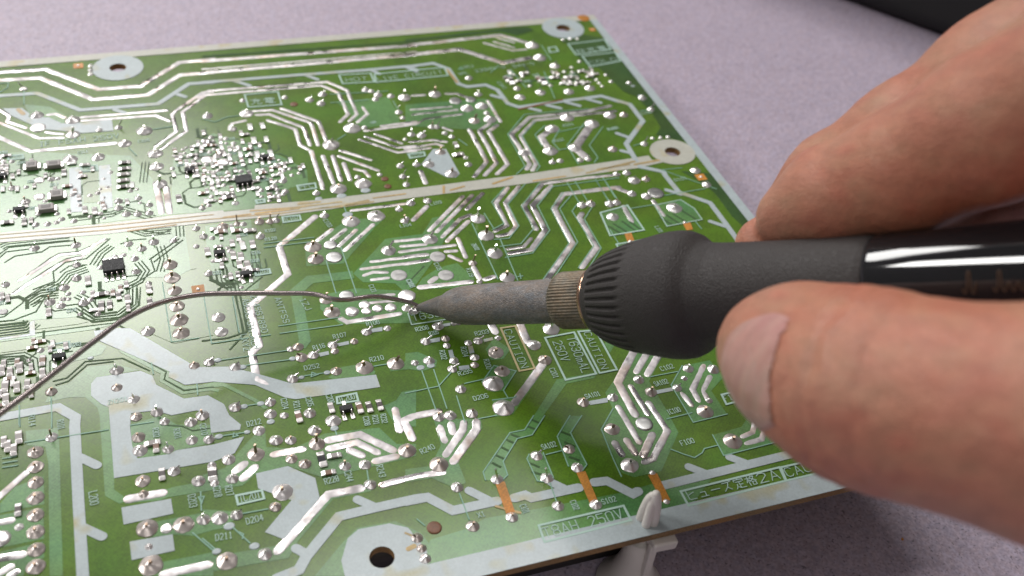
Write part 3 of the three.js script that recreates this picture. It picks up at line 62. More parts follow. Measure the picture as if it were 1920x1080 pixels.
const D_GAPLINES = [[0.35,[-104.81,-8.83,-87.68,-8.37,-83.18,-8.11,-69.96,7.27]],[0.3,[-104.69,-3.47,-100.35,-2.56,-98.71,-0.66]],[0.3,[-104.67,-2.72,-100.83,-1.78,-98.51,1.45]],[0.3,[-94.63,6.76,-92.42,6.3,-88.84,2.64,-84.12,2.9]],[0.3,[-95.09,5.64,-92.69,5.37,-89.21,1.66,-82.3,2.44,-77.6,7.04]],[0.3,[-83.11,-1.43,-74.49,8.24,-75.05,10.17,-71.7,13.89,-66.26,14.38]],[0.3,[-105.43,-35.72,-103.74,-37.5,-90.64,-37.0]],[0.3,[-105.4,-34.44,-104.21,-36.09,-99.49,-36.03]],[0.3,[-104.38,-32.53,-102.45,-34.2,-97.0,-34.48,-95.48,-35.88,-90.93,-35.52]],[0.3,[-101.61,-25.52,-95.51,-31.8,-93.5,-33.14,-89.46,-32.93,-83.45,-36.08]],[0.3,[-94.56,-27.39,-92.3,-29.8,-88.03,-30.11,-82.93,-35.97]],[0.3,[-93.34,-26.69,-91.58,-28.38,-88.09,-28.01]],[0.3,[-94.81,-27.44,-94.6,-23.91,-98.71,-22.25]],[0.3,[-102.76,-22.0,-96.03,-28.13,-92.03,-31.01,-89.0,-31.27]],[0.35,[-75.03,-26.98,-68.37,-32.76]],[0.35,[-74.2,-25.93,-67.63,-32.14]],[0.3,[-74.88,-27.16,-74.31,-22.78,-79.24,-18.96]],[0.3,[-80.7,-33.7,-78.57,-34.56,-75.42,-34.31]],[0.3,[-90.29,-41.19,-79.82,-40.28,-72.16,-35.4,-69.64,-36.68]],[0.3,[-80.3,-22.27,-77.79,-22.11]],[0.3,[-100.46,-19.74,-96.31,-23.21,-93.06,-22.47]],[0.3,[-100.59,-19.55,-100.71,-18.49,-104.18,-15.04,-104.95,-15.02]],[0.3,[-99.4,-19.27,-97.13,-21.83,-93.62,-21.25]],[0.3,[-99.39,-18.19,-97.67,-19.75,-94.46,-19.44]],[0.3,[-104.93,-13.76,-102.35,-13.56,-98.2,-15.11,-96.33,-19.44]],[0.3,[-99.12,-17.47,-97.4,-18.37]],[0.3,[-104.9,-12.72,-99.75,-12.53]],[0.3,[-104.88,-11.89,-100.01,-11.76]],[0.3,[-104.86,-11.06,-100.13,-10.96]],[0.3,[-104.84,-10.24,-100.25,-10.17]],[0.3,[-89.71,-14.62,-86.89,-10.75,-82.34,-10.52,-79.48,-12.88,-79.19,-17.69]],[0.3,[-89.16,-15.14,-86.6,-11.53,-82.83,-11.5]],[0.3,[-78.28,-18.84,-78.41,-12.41,-82.11,-9.62,-86.91,-10.12,-90.0,-13.83]],[0.3,[-90.32,-11.77,-86.94,-9.49,-82.67,-9.32]],[0.3,[-76.6,19.75,-76.48,21.66,-72.88,22.95,-71.16,24.5,-67.44,24.71]],[0.35,[-35.89,-40.46,-35.99,-36.77]],[0.35,[-34.46,-40.16,-34.77,-36.27]],[0.35,[-30.41,-40.31,-30.57,-36.6]],[0.35,[-29.12,-40.04,-29.24,-36.56]],[0.35,[-24.18,-40.52,-24.26,-36.75]],[0.35,[-22.81,-40.49,-22.91,-36.71]],[0.3,[-59.67,-21.58,-59.67,-17.35,-56.62,-14.58,-55.55,-14.74]],[0.3,[-60.29,-20.87,-60.48,-17.12,-58.45,-14.58,-58.51,-12.15]],[0.3,[-52.51,-15.72,-57.0,-11.8]],[0.4,[-58.81,-11.17,-58.53,0.63,-61.96,1.47,-66.84,1.12]],[0.4,[-57.83,-10.94,-57.61,0.01,-61.83,4.77]],[0.35,[-17.19,-11.47,-22.46,-6.44]],[0.5,[-8.43,37.81,-7.39,38.78]],[0.5,[-9.7,39.24,-8.65,40.16]],[0.5,[-13.55,40.29,-12.5,41.2]],[0.5,[-14.81,41.36,-13.8,42.37]],[0.5,[-16.34,42.84,-15.37,43.94]],[0.5,[-17.9,44.46,-16.9,45.45]],[0.5,[-19.24,45.92,-18.17,47.1]],[0.5,[-3.84,42.09,-2.7,43.14]],[0.5,[-4.2,44.66,-2.86,45.94]],[0.5,[-4.66,48.26,-3.27,49.35]],[0.5,[-12.51,47.68,-11.18,48.92]],[0.5,[-12.66,49.79,-11.02,50.93]],[0.5,[30.16,-15.9,32.0,-12.58]],[0.5,[31.73,-16.54,33.57,-13.2]],[0.5,[34.22,-16.99,35.66,-13.48]],[0.5,[36.03,-16.6,37.26,-13.37]],[0.5,[44.25,-16.33,45.83,-13.23]],[0.5,[46.22,-16.92,47.68,-13.58]],[0.5,[47.98,-17.05,49.74,-13.64]],[0.5,[50.81,-17.98,52.65,-14.01]],[0.28,[-106.15,-39.41,-104.05,-40.49,-91.32,-39.91]],[0.28,[-105.71,-38.68,-104.03,-39.64,-91.36,-39.06]],[0.28,[-105.27,-37.95,-104.01,-38.79,-91.39,-38.21]],[0.28,[-104.83,-37.23,-103.99,-37.94,-91.43,-37.36]],[0.28,[-89.14,-45.98,-82.36,-45.9,-79.18,-47.16,-72.75,-42.38]],[0.28,[-89.15,-45.08,-82.25,-45.0,-79.49,-46.31,-73.29,-41.66]],[0.28,[-89.16,-44.18,-82.14,-44.11,-79.81,-45.47,-73.83,-40.94]],[0.28,[-76.78,-39.33,-74.95,-37.69,-69.88,-37.49]],[0.28,[-77.29,-38.71,-75.16,-36.92,-69.92,-36.69]],[0.28,[-77.79,-38.1,-75.38,-36.15,-69.96,-35.89]],[0.28,[-78.3,-37.48,-75.59,-35.38,-70.0,-35.09]],[0.28,[-87.72,-25.63,-90.91,-24.52,-92.32,-22.1,-95.46,-20.21]],[0.28,[-87.99,-26.38,-91.4,-25.16,-92.87,-22.68,-95.87,-20.9]],[0.28,[-88.27,-27.13,-91.88,-25.8,-93.43,-23.26,-96.28,-21.59]],[0.28,[-88.54,-27.89,-92.36,-26.44,-93.98,-23.84,-96.68,-22.27]],[0.28,[-76.77,-26.77,-75.39,-23.19,-77.09,-19.67,-80.38,-17.8]],[0.28,[-77.51,-26.47,-76.19,-23.21,-77.66,-20.23,-80.76,-18.5]],[0.28,[-78.25,-26.17,-76.99,-23.23,-78.23,-20.79,-81.15,-19.2]],[0.28,[-71.71,-31.07,-71.28,-26.47,-72.4,-22.31]],[0.28,[-72.51,-30.99,-72.08,-26.53,-73.17,-22.52]],[0.28,[-73.3,-30.92,-72.87,-26.59,-73.95,-22.74]],[0.3,[-104.03,-42.85,-94.88,-41.97]],[0.3,[-104.12,-41.95,-94.97,-41.07]],[0.28,[-75.27,-56.23,-74.15,-64.35]],[0.28,[-74.48,-56.12,-73.35,-64.25]],[0.28,[-73.69,-56.01,-72.56,-64.14]],[0.28,[-66.91,-39.95,-67.23,-33.55]],[0.28,[-67.71,-39.99,-68.03,-33.59]],[0.28,[-68.51,-40.03,-68.83,-33.63]],[0.28,[-82.23,-32.71,-84.28,-30.69,-85.87,-27.33]],[0.28,[-82.8,-33.28,-84.94,-31.14,-86.6,-27.67]],[0.28,[-83.36,-33.85,-85.61,-31.59,-87.32,-28.01]],[0.28,[-104.77,-12.53,-100.39,-12.27,-100.52,-12.99]],[0.28,[-104.8,-11.78,-100.24,-11.53,-99.9,-12.57]],[0.28,[-104.84,-11.03,-100.08,-10.8,-99.28,-12.14]],[0.28,[-104.87,-10.28,-99.92,-10.07,-98.66,-11.72]],[0.28,[-104.9,-9.53,-99.76,-9.34,-98.04,-11.29]],[0.28,[-104.94,-8.78,-99.6,-8.6,-97.43,-10.87]],[0.28,[-100.59,-19.2,-97.61,-21.48,-93.87,-21.48]],[0.28,[-100.12,-18.61,-97.37,-20.77,-93.89,-20.73]],[0.28,[-99.65,-18.03,-97.13,-20.06,-93.91,-19.98]],[0.28,[-99.18,-17.45,-96.89,-19.35,-93.93,-19.23]],[0.28,[-98.71,-16.86,-96.65,-18.64,-93.95,-18.48]],[0.28,[-89.35,-15.43,-86.34,-11.3,-82.73,-11.16,-80.22,-13.5,-79.87,-18.14]],[0.28,[-89.95,-14.97,-86.72,-10.65,-82.48,-10.46,-79.54,-13.18,-79.12,-18.07]],[0.28,[-90.54,-14.52,-87.1,-10.0,-82.23,-9.75,-78.86,-12.87,-78.38,-18.01]],[0.28,[-91.14,-14.07,-87.48,-9.36,-81.99,-9.04,-78.17,-12.56,-77.63,-17.94]],[0.28,[-89.57,-18.99,-87.35,-16.58,-85.82,-12.21]],[0.28,[-90.15,-18.44,-88.05,-16.19,-86.58,-11.95]],[0.28,[-90.74,-17.9,-88.75,-15.81,-87.34,-11.69]],[0.28,[-104.63,-3.86,-100.19,-3.57,-97.94,-1.31,-97.63,2.42]],[0.28,[-104.68,-3.07,-100.45,-2.81,-98.68,-1.02,-98.43,2.48]],[0.28,[-104.73,-2.27,-100.7,-2.05,-99.43,-0.74,-99.23,2.54]],[0.28,[-104.62,-2.51,-100.64,-2.31,-99.01,-0.18]],[0.28,[-104.65,-1.71,-100.93,-1.57,-99.68,0.27]],[0.28,[-104.68,-0.91,-101.23,-0.83,-100.34,0.73]],[0.28,[-58.87,-17.59,-57.75,-14.33,-58.0,0.58]],[0.28,[-59.63,-17.33,-58.55,-14.29,-58.8,0.57]],[0.28,[-60.38,-17.06,-59.35,-14.26,-59.6,0.55]],[0.28,[-59.39,-20.52,-59.41,-16.58,-58.04,-14.54]],[0.28,[-60.19,-20.51,-60.19,-16.4,-58.72,-14.12]],[0.28,[-60.99,-20.51,-60.97,-16.22,-59.39,-13.69]],[0.28,[-61.79,-20.51,-61.74,-16.04,-60.07,-13.26]],[0.28,[-52.0,-24.79,-52.32,-18.86,-51.8,-18.26]],[0.28,[-52.8,-24.83,-53.12,-18.82,-52.46,-17.82]],[0.28,[-53.59,-24.88,-53.92,-18.78,-53.13,-17.38]],[0.5,[-64.28,-64.68,-60.8,-64.68,-59.06,-66.42,-59.06,-69.97]],[0.5,[-64.26,-59.0,-62.37,-59.0,-60.54,-57.17,-60.54,-54.44]],[0.5,[-62.3,-57.94,-64.87,-57.94,-65.77,-58.83,-65.77,-61.37]],[0.3,[-61.24,-63.92,-64.21,-63.92,-65.17,-64.88,-65.17,-67.32]],[0.8,[-61.01,-63.8,-57.69,-63.8,-56.11,-65.38,-56.11,-67.12]],[0.8,[-58.44,-65.83,-60.63,-65.83,-61.88,-64.58,-61.88,-60.78]],[0.8,[-59.18,-59.96,-56.07,-59.96,-54.89,-58.78,-54.89,-55.57]],[0.3,[-57.04,-69.6,-58.67,-69.6,-60.66,-67.61,-60.66,-64.76]],[0.3,[-63.89,-57.6,-67.42,-57.6,-68.26,-56.76,-68.26,-54.06]],[0.5,[-66.93,-58.5,-69.59,-58.5,-70.95,-59.86,-70.95,-63.16]],[0.5,[-105.69,-65.53,-108.81,-65.53,-110.51,-67.24,-110.51,-70.35]],[0.3,[-105.7,-73.03,-109.35,-73.03,-110.42,-71.96,-110.42,-69.81]],[0.8,[-105.92,-65.79,-102.84,-65.79,-101.4,-67.23,-101.4,-70.87]],[0.8,[-104.77,-20.54,-101.57,-20.54,-99.87,-18.85,-99.87,-16.77]],[0.8,[-104.33,-20.05,-106.23,-20.05,-107.85,-18.43,-107.85,-15.54]],[0.3,[-58.29,-63.24,-55.94,-63.24,-55.02,-64.16,-55.02,-66.61]],[0.8,[-51.24,-62.03,-48.94,-62.03,-47.59,-63.38,-47.59,-67.27]],[0.3,[-45.21,-61.66,-41.34,-61.66,-39.78,-60.1,-39.78,-57.24]],[0.3,[-51.85,-60.64,-47.92,-60.64,-46.83,-59.55,-46.83,-55.62]],[0.3,[-50.36,-70.22,-53.15,-70.22,-54.75,-71.81,-54.75,-75.19]],[0.3,[-44.23,-58.72,-47.43,-58.72,-49.08,-60.38,-49.08,-61.88]],[0.3,[-43.64,-62.81,-42.11,-62.81,-41.06,-63.86,-41.06,-65.81]],[0.8,[-48.02,-67.46,-44.04,-67.46,-43.21,-66.63,-43.21,-63.63]],[0.3,[-58.01,-57.22,-55.44,-57.22,-53.59,-59.06,-53.59,-60.62]],[0.5,[-45.36,-59.47,-48.68,-59.47,-50.14,-58.0,-50.14,-55.61]],[0.3,[-54.44,-71.86,-56.32,-71.86,-57.82,-73.37,-57.82,-76.87]],[0.3,[-53.11,-61.56,-55.64,-61.56,-57.09,-60.1,-57.09,-58.57]],[0.8,[-54.91,-71.89,-58.65,-71.89,-59.88,-73.12,-59.88,-76.55]],[0.8,[-57.02,-51.43,-54.96,-51.43,-53.36,-53.04,-53.36,-56.62]],[0.5,[-61.83,-43.77,-63.98,-43.77,-65.71,-45.5,-65.71,-48.88]],[0.3,[-56.49,-51.52,-53.71,-51.52,-51.79,-53.44,-51.79,-55.56]],[0.3,[-60.66,-51.39,-64.48,-51.39,-65.98,-49.89,-65.98,-47.14]],[0.3,[-55.01,-45.85,-52.67,-45.85,-51.75,-46.78,-51.75,-50.13]],[0.8,[-57.7,-55.47,-59.85,-55.47,-61.19,-54.13,-61.19,-52.03]],[0.5,[-58.68,-55.0,-62.66,-55.0,-63.87,-53.8,-63.87,-51.63]],[0.5,[-60.21,-51.87,-58.33,-51.87,-57.44,-52.76,-57.44,-55.62]],[0.8,[-40.64,-54.92,-38.66,-54.92,-37.05,-53.31,-37.05,-50.58]],[0.3,[-47.02,-42.66,-45.17,-42.66,-43.79,-44.04,-43.79,-45.86]],[0.5,[-42.9,-47.89,-44.68,-47.89,-45.87,-49.08,-45.87,-50.71]],[0.8,[-46.45,-46.17,-43.17,-46.17,-42.04,-45.03,-42.04,-41.09]],[0.3,[-48.17,-54.45,-45.07,-54.45,-44.09,-55.43,-44.09,-59.11]],[0.3,[49.21,-80.26,51.49,-80.26,52.54,-81.31,52.54,-84.63]],[0.8,[37.61,-84.28,34.46,-84.28,33.51,-83.33,33.51,-81.77]],[0.5,[45.78,-87.97,47.58,-87.97,49.13,-86.41,49.13,-83.8]],[0.5,[41.65,-87.25,43.89,-87.25,45.68,-85.45,45.68,-83.87]],[0.3,[40.67,-81.78,37.02,-81.78,35.37,-80.13,35.37,-77.49]],[0.5,[48.33,-81.76,44.37,-81.76,43.05,-83.07,43.05,-86.41]],[0.5,[44.97,-82.21,47.32,-82.21,48.62,-83.5,48.62,-86.09]],[0.8,[49.73,-87.47,51.5,-87.47,53.26,-85.72,53.26,-82.37]],[0.8,[29.97,-87.84,33.25,-87.84,35.12,-89.71,35.12,-93.33]],[0.3,[-96.61,-67.5,-99.89,-67.5,-101.11,-68.72,-101.11,-70.37]],[0.3,[-95.17,-47.6,-97.73,-47.6,-98.72,-46.62,-98.72,-43.15]],[0.3,[-102.53,-64.18,-98.57,-64.18,-97.3,-62.91,-97.3,-60.94]],[0.3,[-95.52,-68.32,-97.54,-68.32,-99.03,-69.81,-99.03,-72.75]],[0.3,[-96.43,-66.22,-99.11,-66.22,-100.84,-67.95,-100.84,-71.65]],[0.8,[-105.04,-62.64,-106.85,-62.64,-107.9,-61.59,-107.9,-59.31]],[0.3,[-98.63,-62.45,-95.49,-62.45,-94.18,-63.76,-94.18,-66.09]],[0.3,[-79.63,-48.78,-76.19,-48.78,-74.81,-47.4,-74.81,-43.43]],[0.3,[-84.08,-58.74,-86.95,-58.74,-88.21,-57.47,-88.21,-53.97]],[0.3,[-81.25,-45.11,-83.9,-45.11,-84.96,-44.05,-84.96,-42.55]],[0.8,[-91.02,-45.67,-87.07,-45.67,-86.07,-44.67,-86.07,-41.89]],[0.5,[-103.83,1.68,-107.52,1.68,-108.75,0.45,-108.75,-1.89]],[0.3,[-102.61,-0.83,-100.19,-0.83,-98.21,-2.81,-98.21,-5.91]],[0.8,[-102.29,8.43,-99.74,8.43,-97.79,6.48,-97.79,4.08]],[0.3,[-92.45,-15.64,-90.3,-15.64,-89.3,-14.63,-89.3,-11.37]],[0.8,[-81.34,-17.29,-83.78,-17.29,-85.65,-19.16,-85.65,-21.46]],[0.3,[-84.08,-16.0,-81.22,-16.0,-80.34,-16.88,-80.34,-18.82]],[0.3,[-91.38,-14.44,-94.53,-14.44,-96.37,-16.28,-96.37,-18.51]],[0.3,[-83.36,-13.51,-85.55,-13.51,-86.71,-14.67,-86.71,-16.67]],[0.3,[-55.56,-17.73,-52.18,-17.73,-50.94,-18.97,-50.94,-21.59]],[0.3,[-54.04,-19.81,-57.07,-19.81,-57.91,-20.65,-57.91,-24.48]],[0.8,[-59.65,-15.36,-61.19,-15.36,-63.05,-17.23,-63.05,-19.83]],[0.5,[-56.97,-14.98,-60.71,-14.98,-61.92,-13.78,-61.92,-12.21]],[0.5,[-58.58,-13.9,-60.21,-13.9,-61.85,-15.54,-61.85,-18.72]],[0.3,[-57.9,-16.52,-54.37,-16.52,-52.7,-18.19,-52.7,-20.26]],[0.8,[-90.48,-3.2,-88.03,-3.2,-86.57,-4.65,-86.57,-7.1]],[0.3,[-91.54,-1.82,-93.72,-1.82,-95.66,0.12,-95.66,2.9]],[0.5,[-92.74,-4.52,-94.78,-4.52,-96.73,-6.46,-96.73,-8.88]]];
const D_LINES = [[-101.17,-103.19,-101.11,-96.4],[-70.57,-78.47,-65.68,-78.98],[-76.82,-71.21,-75.3,-67.62],[-107.08,-107.73,-104.98,-107.99,-105.23,-105.18,-106.98,-103.31],[-77.07,5.04,-76.91,8.17],[-73.08,-18.56,-72.84,0.09,-67.44,0.16],[-69.17,12.92,-69.32,15.68],[-101.05,10.62,-100.87,15.89],[-95.51,9.86,-95.43,14.5],[-71.24,39.03,-71.54,43.04],[-71.72,40.06,-70.77,40.15,-71.32,41.48,-71.72,40.06],[-73.45,47.27,-70.53,51.73],[-99.97,20.02,-85.82,20.57],[-95.43,14.6,-95.46,17.56],[-101.04,13.18,-101.01,15.41],[-81.92,20.46,-77.86,20.63],[-103.6,22.93,-101.41,22.98],[-103.58,23.97,-101.28,24.05],[-103.56,25.0,-101.19,25.1],[-23.6,-87.15,-7.65,-85.89],[-24.13,-82.74,-13.99,-82.48],[-58.03,-81.07,-55.15,-79.03,-51.8,-80.79,-47.97,-80.98],[-7.45,-80.95,-7.18,-76.42],[-26.05,-64.88,-23.36,-66.98],[-30.1,-36.75,-30.02,-34.27],[-38.01,-18.0,-38.0,-6.99],[-33.86,-21.96,-33.75,-6.0],[-50.29,-26.96,-39.15,-26.78],[-50.5,-25.57,-39.98,-25.36],[-59.37,-11.3,-59.47,0.41],[-51.46,0.42,-38.5,0.69],[-55.73,2.55,-53.5,2.59],[-51.53,2.64,-38.68,3.03],[-63.78,7.5,-50.71,7.87],[-59.54,10.11,-50.33,10.58],[-65.18,-11.75,-65.21,2.33,-57.94,2.44],[-48.88,15.66,-45.19,15.79],[-34.95,16.34,-32.4,16.36],[-47.26,15.08,-46.18,15.93,-47.61,16.24,-47.26,15.08],[-60.61,20.8,-58.67,20.85],[-65.9,27.14,-61.34,27.38],[-64.0,27.0,-63.29,27.8,-64.25,27.93,-64.0,27.0],[-66.81,47.96,-64.49,51.85],[-71.96,48.9,-70.09,51.69],[-64.74,45.5,-60.57,45.64],[-45.78,30.99,-45.72,32.12],[-42.08,41.74,-42.34,44.11],[-65.97,49.13,-65.32,49.77,-65.56,50.63],[15.15,-93.94,16.26,-95.17,16.57,-93.69,15.15,-93.94],[26.28,-67.36,18.62,-58.91,18.31,-43.87,14.97,-40.95],[28.01,-63.56,22.11,-57.32,22.11,-43.1,20.42,-41.21],[26.28,-67.36,45.0,-66.75],[41.24,-60.09,32.58,-50.79,32.39,-42.14],[45.65,-57.37,38.52,-49.62,38.62,-43.74,36.79,-41.82],[29.97,-61.0,25.76,-57.22,25.83,-51.53],[33.36,-58.49,29.26,-53.23,29.79,-48.99],[32.93,-57.35,41.8,-58.73],[29.89,-49.26,32.38,-49.35],[4.94,-59.18,6.36,-55.97],[23.88,-90.64,27.71,-94.27],[44.28,-103.57,44.08,-94.35],[30.22,-91.49,31.43,-80.69],[39.62,-88.3,37.56,-73.73],[-2.01,-24.01,-2.17,-3.49],[2.03,-27.06,2.47,-21.1],[2.75,-16.76,2.05,-2.09],[26.5,-34.85,26.44,-26.92],[28.72,-34.93,28.77,-26.95],[34.32,-34.86,34.01,-25.84],[36.43,-34.97,36.27,-26.41],[2.44,-3.21,3.64,-3.28],[3.26,-4.07,2.95,-2.49],[10.21,-36.09,5.23,-31.16,5.52,-22.37,2.04,-20.71],[15.77,-36.53,8.79,-29.38,8.71,-20.7,4.9,-16.76,1.33,-17.08],[19.65,-36.26,11.84,-27.97,11.9,-19.04,6.95,-14.2,1.97,-14.37],[22.36,-34.09,15.82,-27.38,15.45,-17.54,8.53,-10.38,1.84,-10.29],[25.69,-29.69,20.8,-25.05,20.42,-11.92,9.73,-0.33],[24.06,-31.08,18.69,-25.5,18.22,-11.93,7.53,-0.83],[26.75,-26.86,23.46,-23.47,23.68,-9.79,17.1,-3.04],[28.86,-23.84,25.28,-19.81,25.07,-8.54,19.72,-2.67],[22.36,-34.09,40.5,-34.13],[-15.04,25.77,-11.31,21.93,-7.38,24.5,-11.54,28.97],[-14.49,30.9,-9.98,31.28,-9.59,30.99],[-25.96,19.93,-26.02,30.61],[-23.56,20.13,-23.83,30.79],[-21.08,28.12,-21.44,35.05],[-30.67,24.96,-23.83,24.76,-20.38,21.7],[-18.53,25.3,-14.68,25.08],[-18.58,34.87,-14.91,34.89],[-11.54,28.97,-11.32,30.94],[-7.91,36.77,-10.79,39.73,-13.81,39.73,-21.61,47.45,-21.77,49.34],[-5.78,37.31,-9.82,41.32,-12.9,41.48,-17.25,46.08,-17.43,49.25,-18.92,50.27],[-0.93,38.53,-5.21,42.88,-5.7,50.17],[1.36,39.12,-2.36,42.66,-2.16,50.73,-3.5,51.83],[-11.94,45.64,-12.7,46.54,-12.55,51.94,-10.8,52.75],[-9.22,45.97,-9.38,52.07],[-27.22,51.01,-27.16,56.85],[-10.4,52.86,-10.72,57.25],[-8.82,46.52,-5.46,46.39],[-35.99,54.48,-35.06,56.03],[50.4,-47.1,52.78,-47.53],[53.65,-35.11,58.94,-34.88],[59.24,-62.91,61.99,-63.05],[53.0,-35.24,63.82,-24.41],[34.22,-34.73,34.13,-24.63],[36.49,-34.81,36.49,-24.65],[29.89,-14.49,29.89,-8.75],[38.45,-21.39,44.65,-21.62],[49.12,-24.61,60.95,-25.09],[52.2,-13.1,52.39,-10.07],[27.14,31.41,22.44,35.92,22.43,46.26,30.17,45.98],[24.77,50.16,24.49,55.42,37.94,54.98,40.42,52.32],[8.17,38.92,3.81,43.35,3.26,50.61,3.12,54.97],[19.19,32.71,25.85,32.74],[17.65,44.12,23.3,43.87],[15.13,51.42,16.98,53.13,18.71,54.45,20.69,53.74,21.56,52.91,24.63,52.81]];
const D_FRAMES = [[-15.61,61.3,0.86,61.29,0.92,64.56,-15.78,64.83],[12.55,61.05,33.75,60.8,33.33,63.97,12.57,64.41],[34.06,60.88,47.33,60.96,47.48,63.98,33.43,64.0],[-9.28,-95.38,11.39,-95.7,11.22,-91.16,-9.82,-91.04],[-104.51,-73.2,-101.2,-73.07,-101.04,-71.44,-104.34,-71.47],[-88.2,-65.4,-84.56,-65.19,-84.5,-63.08,-88.12,-63.14],[-95.64,-4.61,-92.05,-4.62,-91.96,-2.84,-95.66,-2.83],[-45.98,-90.92,-37.07,-90.91,-37.15,-84.21,-45.88,-84.58],[-19.1,-96.71,-10.2,-96.18,-10.23,-91.38,-19.03,-91.95],[-39.41,-47.3,-35.04,-47.43,-35.12,-45.38,-39.32,-45.23],[-44.85,-35.77,-40.85,-35.63,-40.9,-33.72,-44.91,-33.64],[-53.63,-18.08,-50.56,-18.02,-50.52,-16.53,-53.73,-16.42],[-49.85,-43.42,-47.82,-43.49,-47.86,-42.25,-49.75,-42.16],[-43.83,22.8,-39.98,22.64,-40.01,24.69,-44.03,24.42],[-65.46,41.39,-60.96,41.41,-60.85,43.27,-65.34,43.39],[-9.63,-55.12,-5.53,-55.15,-5.65,-53.48,-9.65,-53.15],[52.71,-102.72,65.32,-103.47,64.73,-97.37,52.77,-96.09],[54.38,-95.01,65.46,-95.59,64.95,-90.23,54.42,-88.59],[45.89,-101.64,48.27,-101.79,48.12,-99.06,45.39,-98.7],[-6.5,11.78,-3.26,11.89,-3.39,24.68,-6.69,24.67],[1.76,16.78,8.45,16.65,8.49,29.21,1.71,29.33],[9.4,16.66,13.23,17.14,13.17,29.15,9.27,29.2],[-24.49,2.9,-20.75,2.58,-12.08,2.67,-12.63,6.59,-24.63,6.37],[30.13,-21.39,38.04,-22.76,38.11,-12.7,29.06,-12.5],[44.85,-21.31,52.43,-22.06,54.27,-18.01,54.23,-13.42,44.3,-12.82],[29.25,-9.12,37.67,-9.16,37.77,-5.11,29.16,-5.18],[31.53,40.94,34.3,40.85,34.24,43.37,31.26,43.59]];
const D_SLOTS = [[-20.21,50.27,-18.44,50.56,-18.76,57.45,-20.4,57.35],[-4.77,52.03,-3.02,52.13,-3.34,59.21,-4.92,59.13],[32.75,-12.41,34.57,-12.5,34.07,-9.48,32.22,-8.94],[48.69,-12.86,50.75,-12.92,50.15,-10.31,48.41,-10.2],[8.19,55.96,9.98,56.07,9.81,62.36,8.19,62.27]];
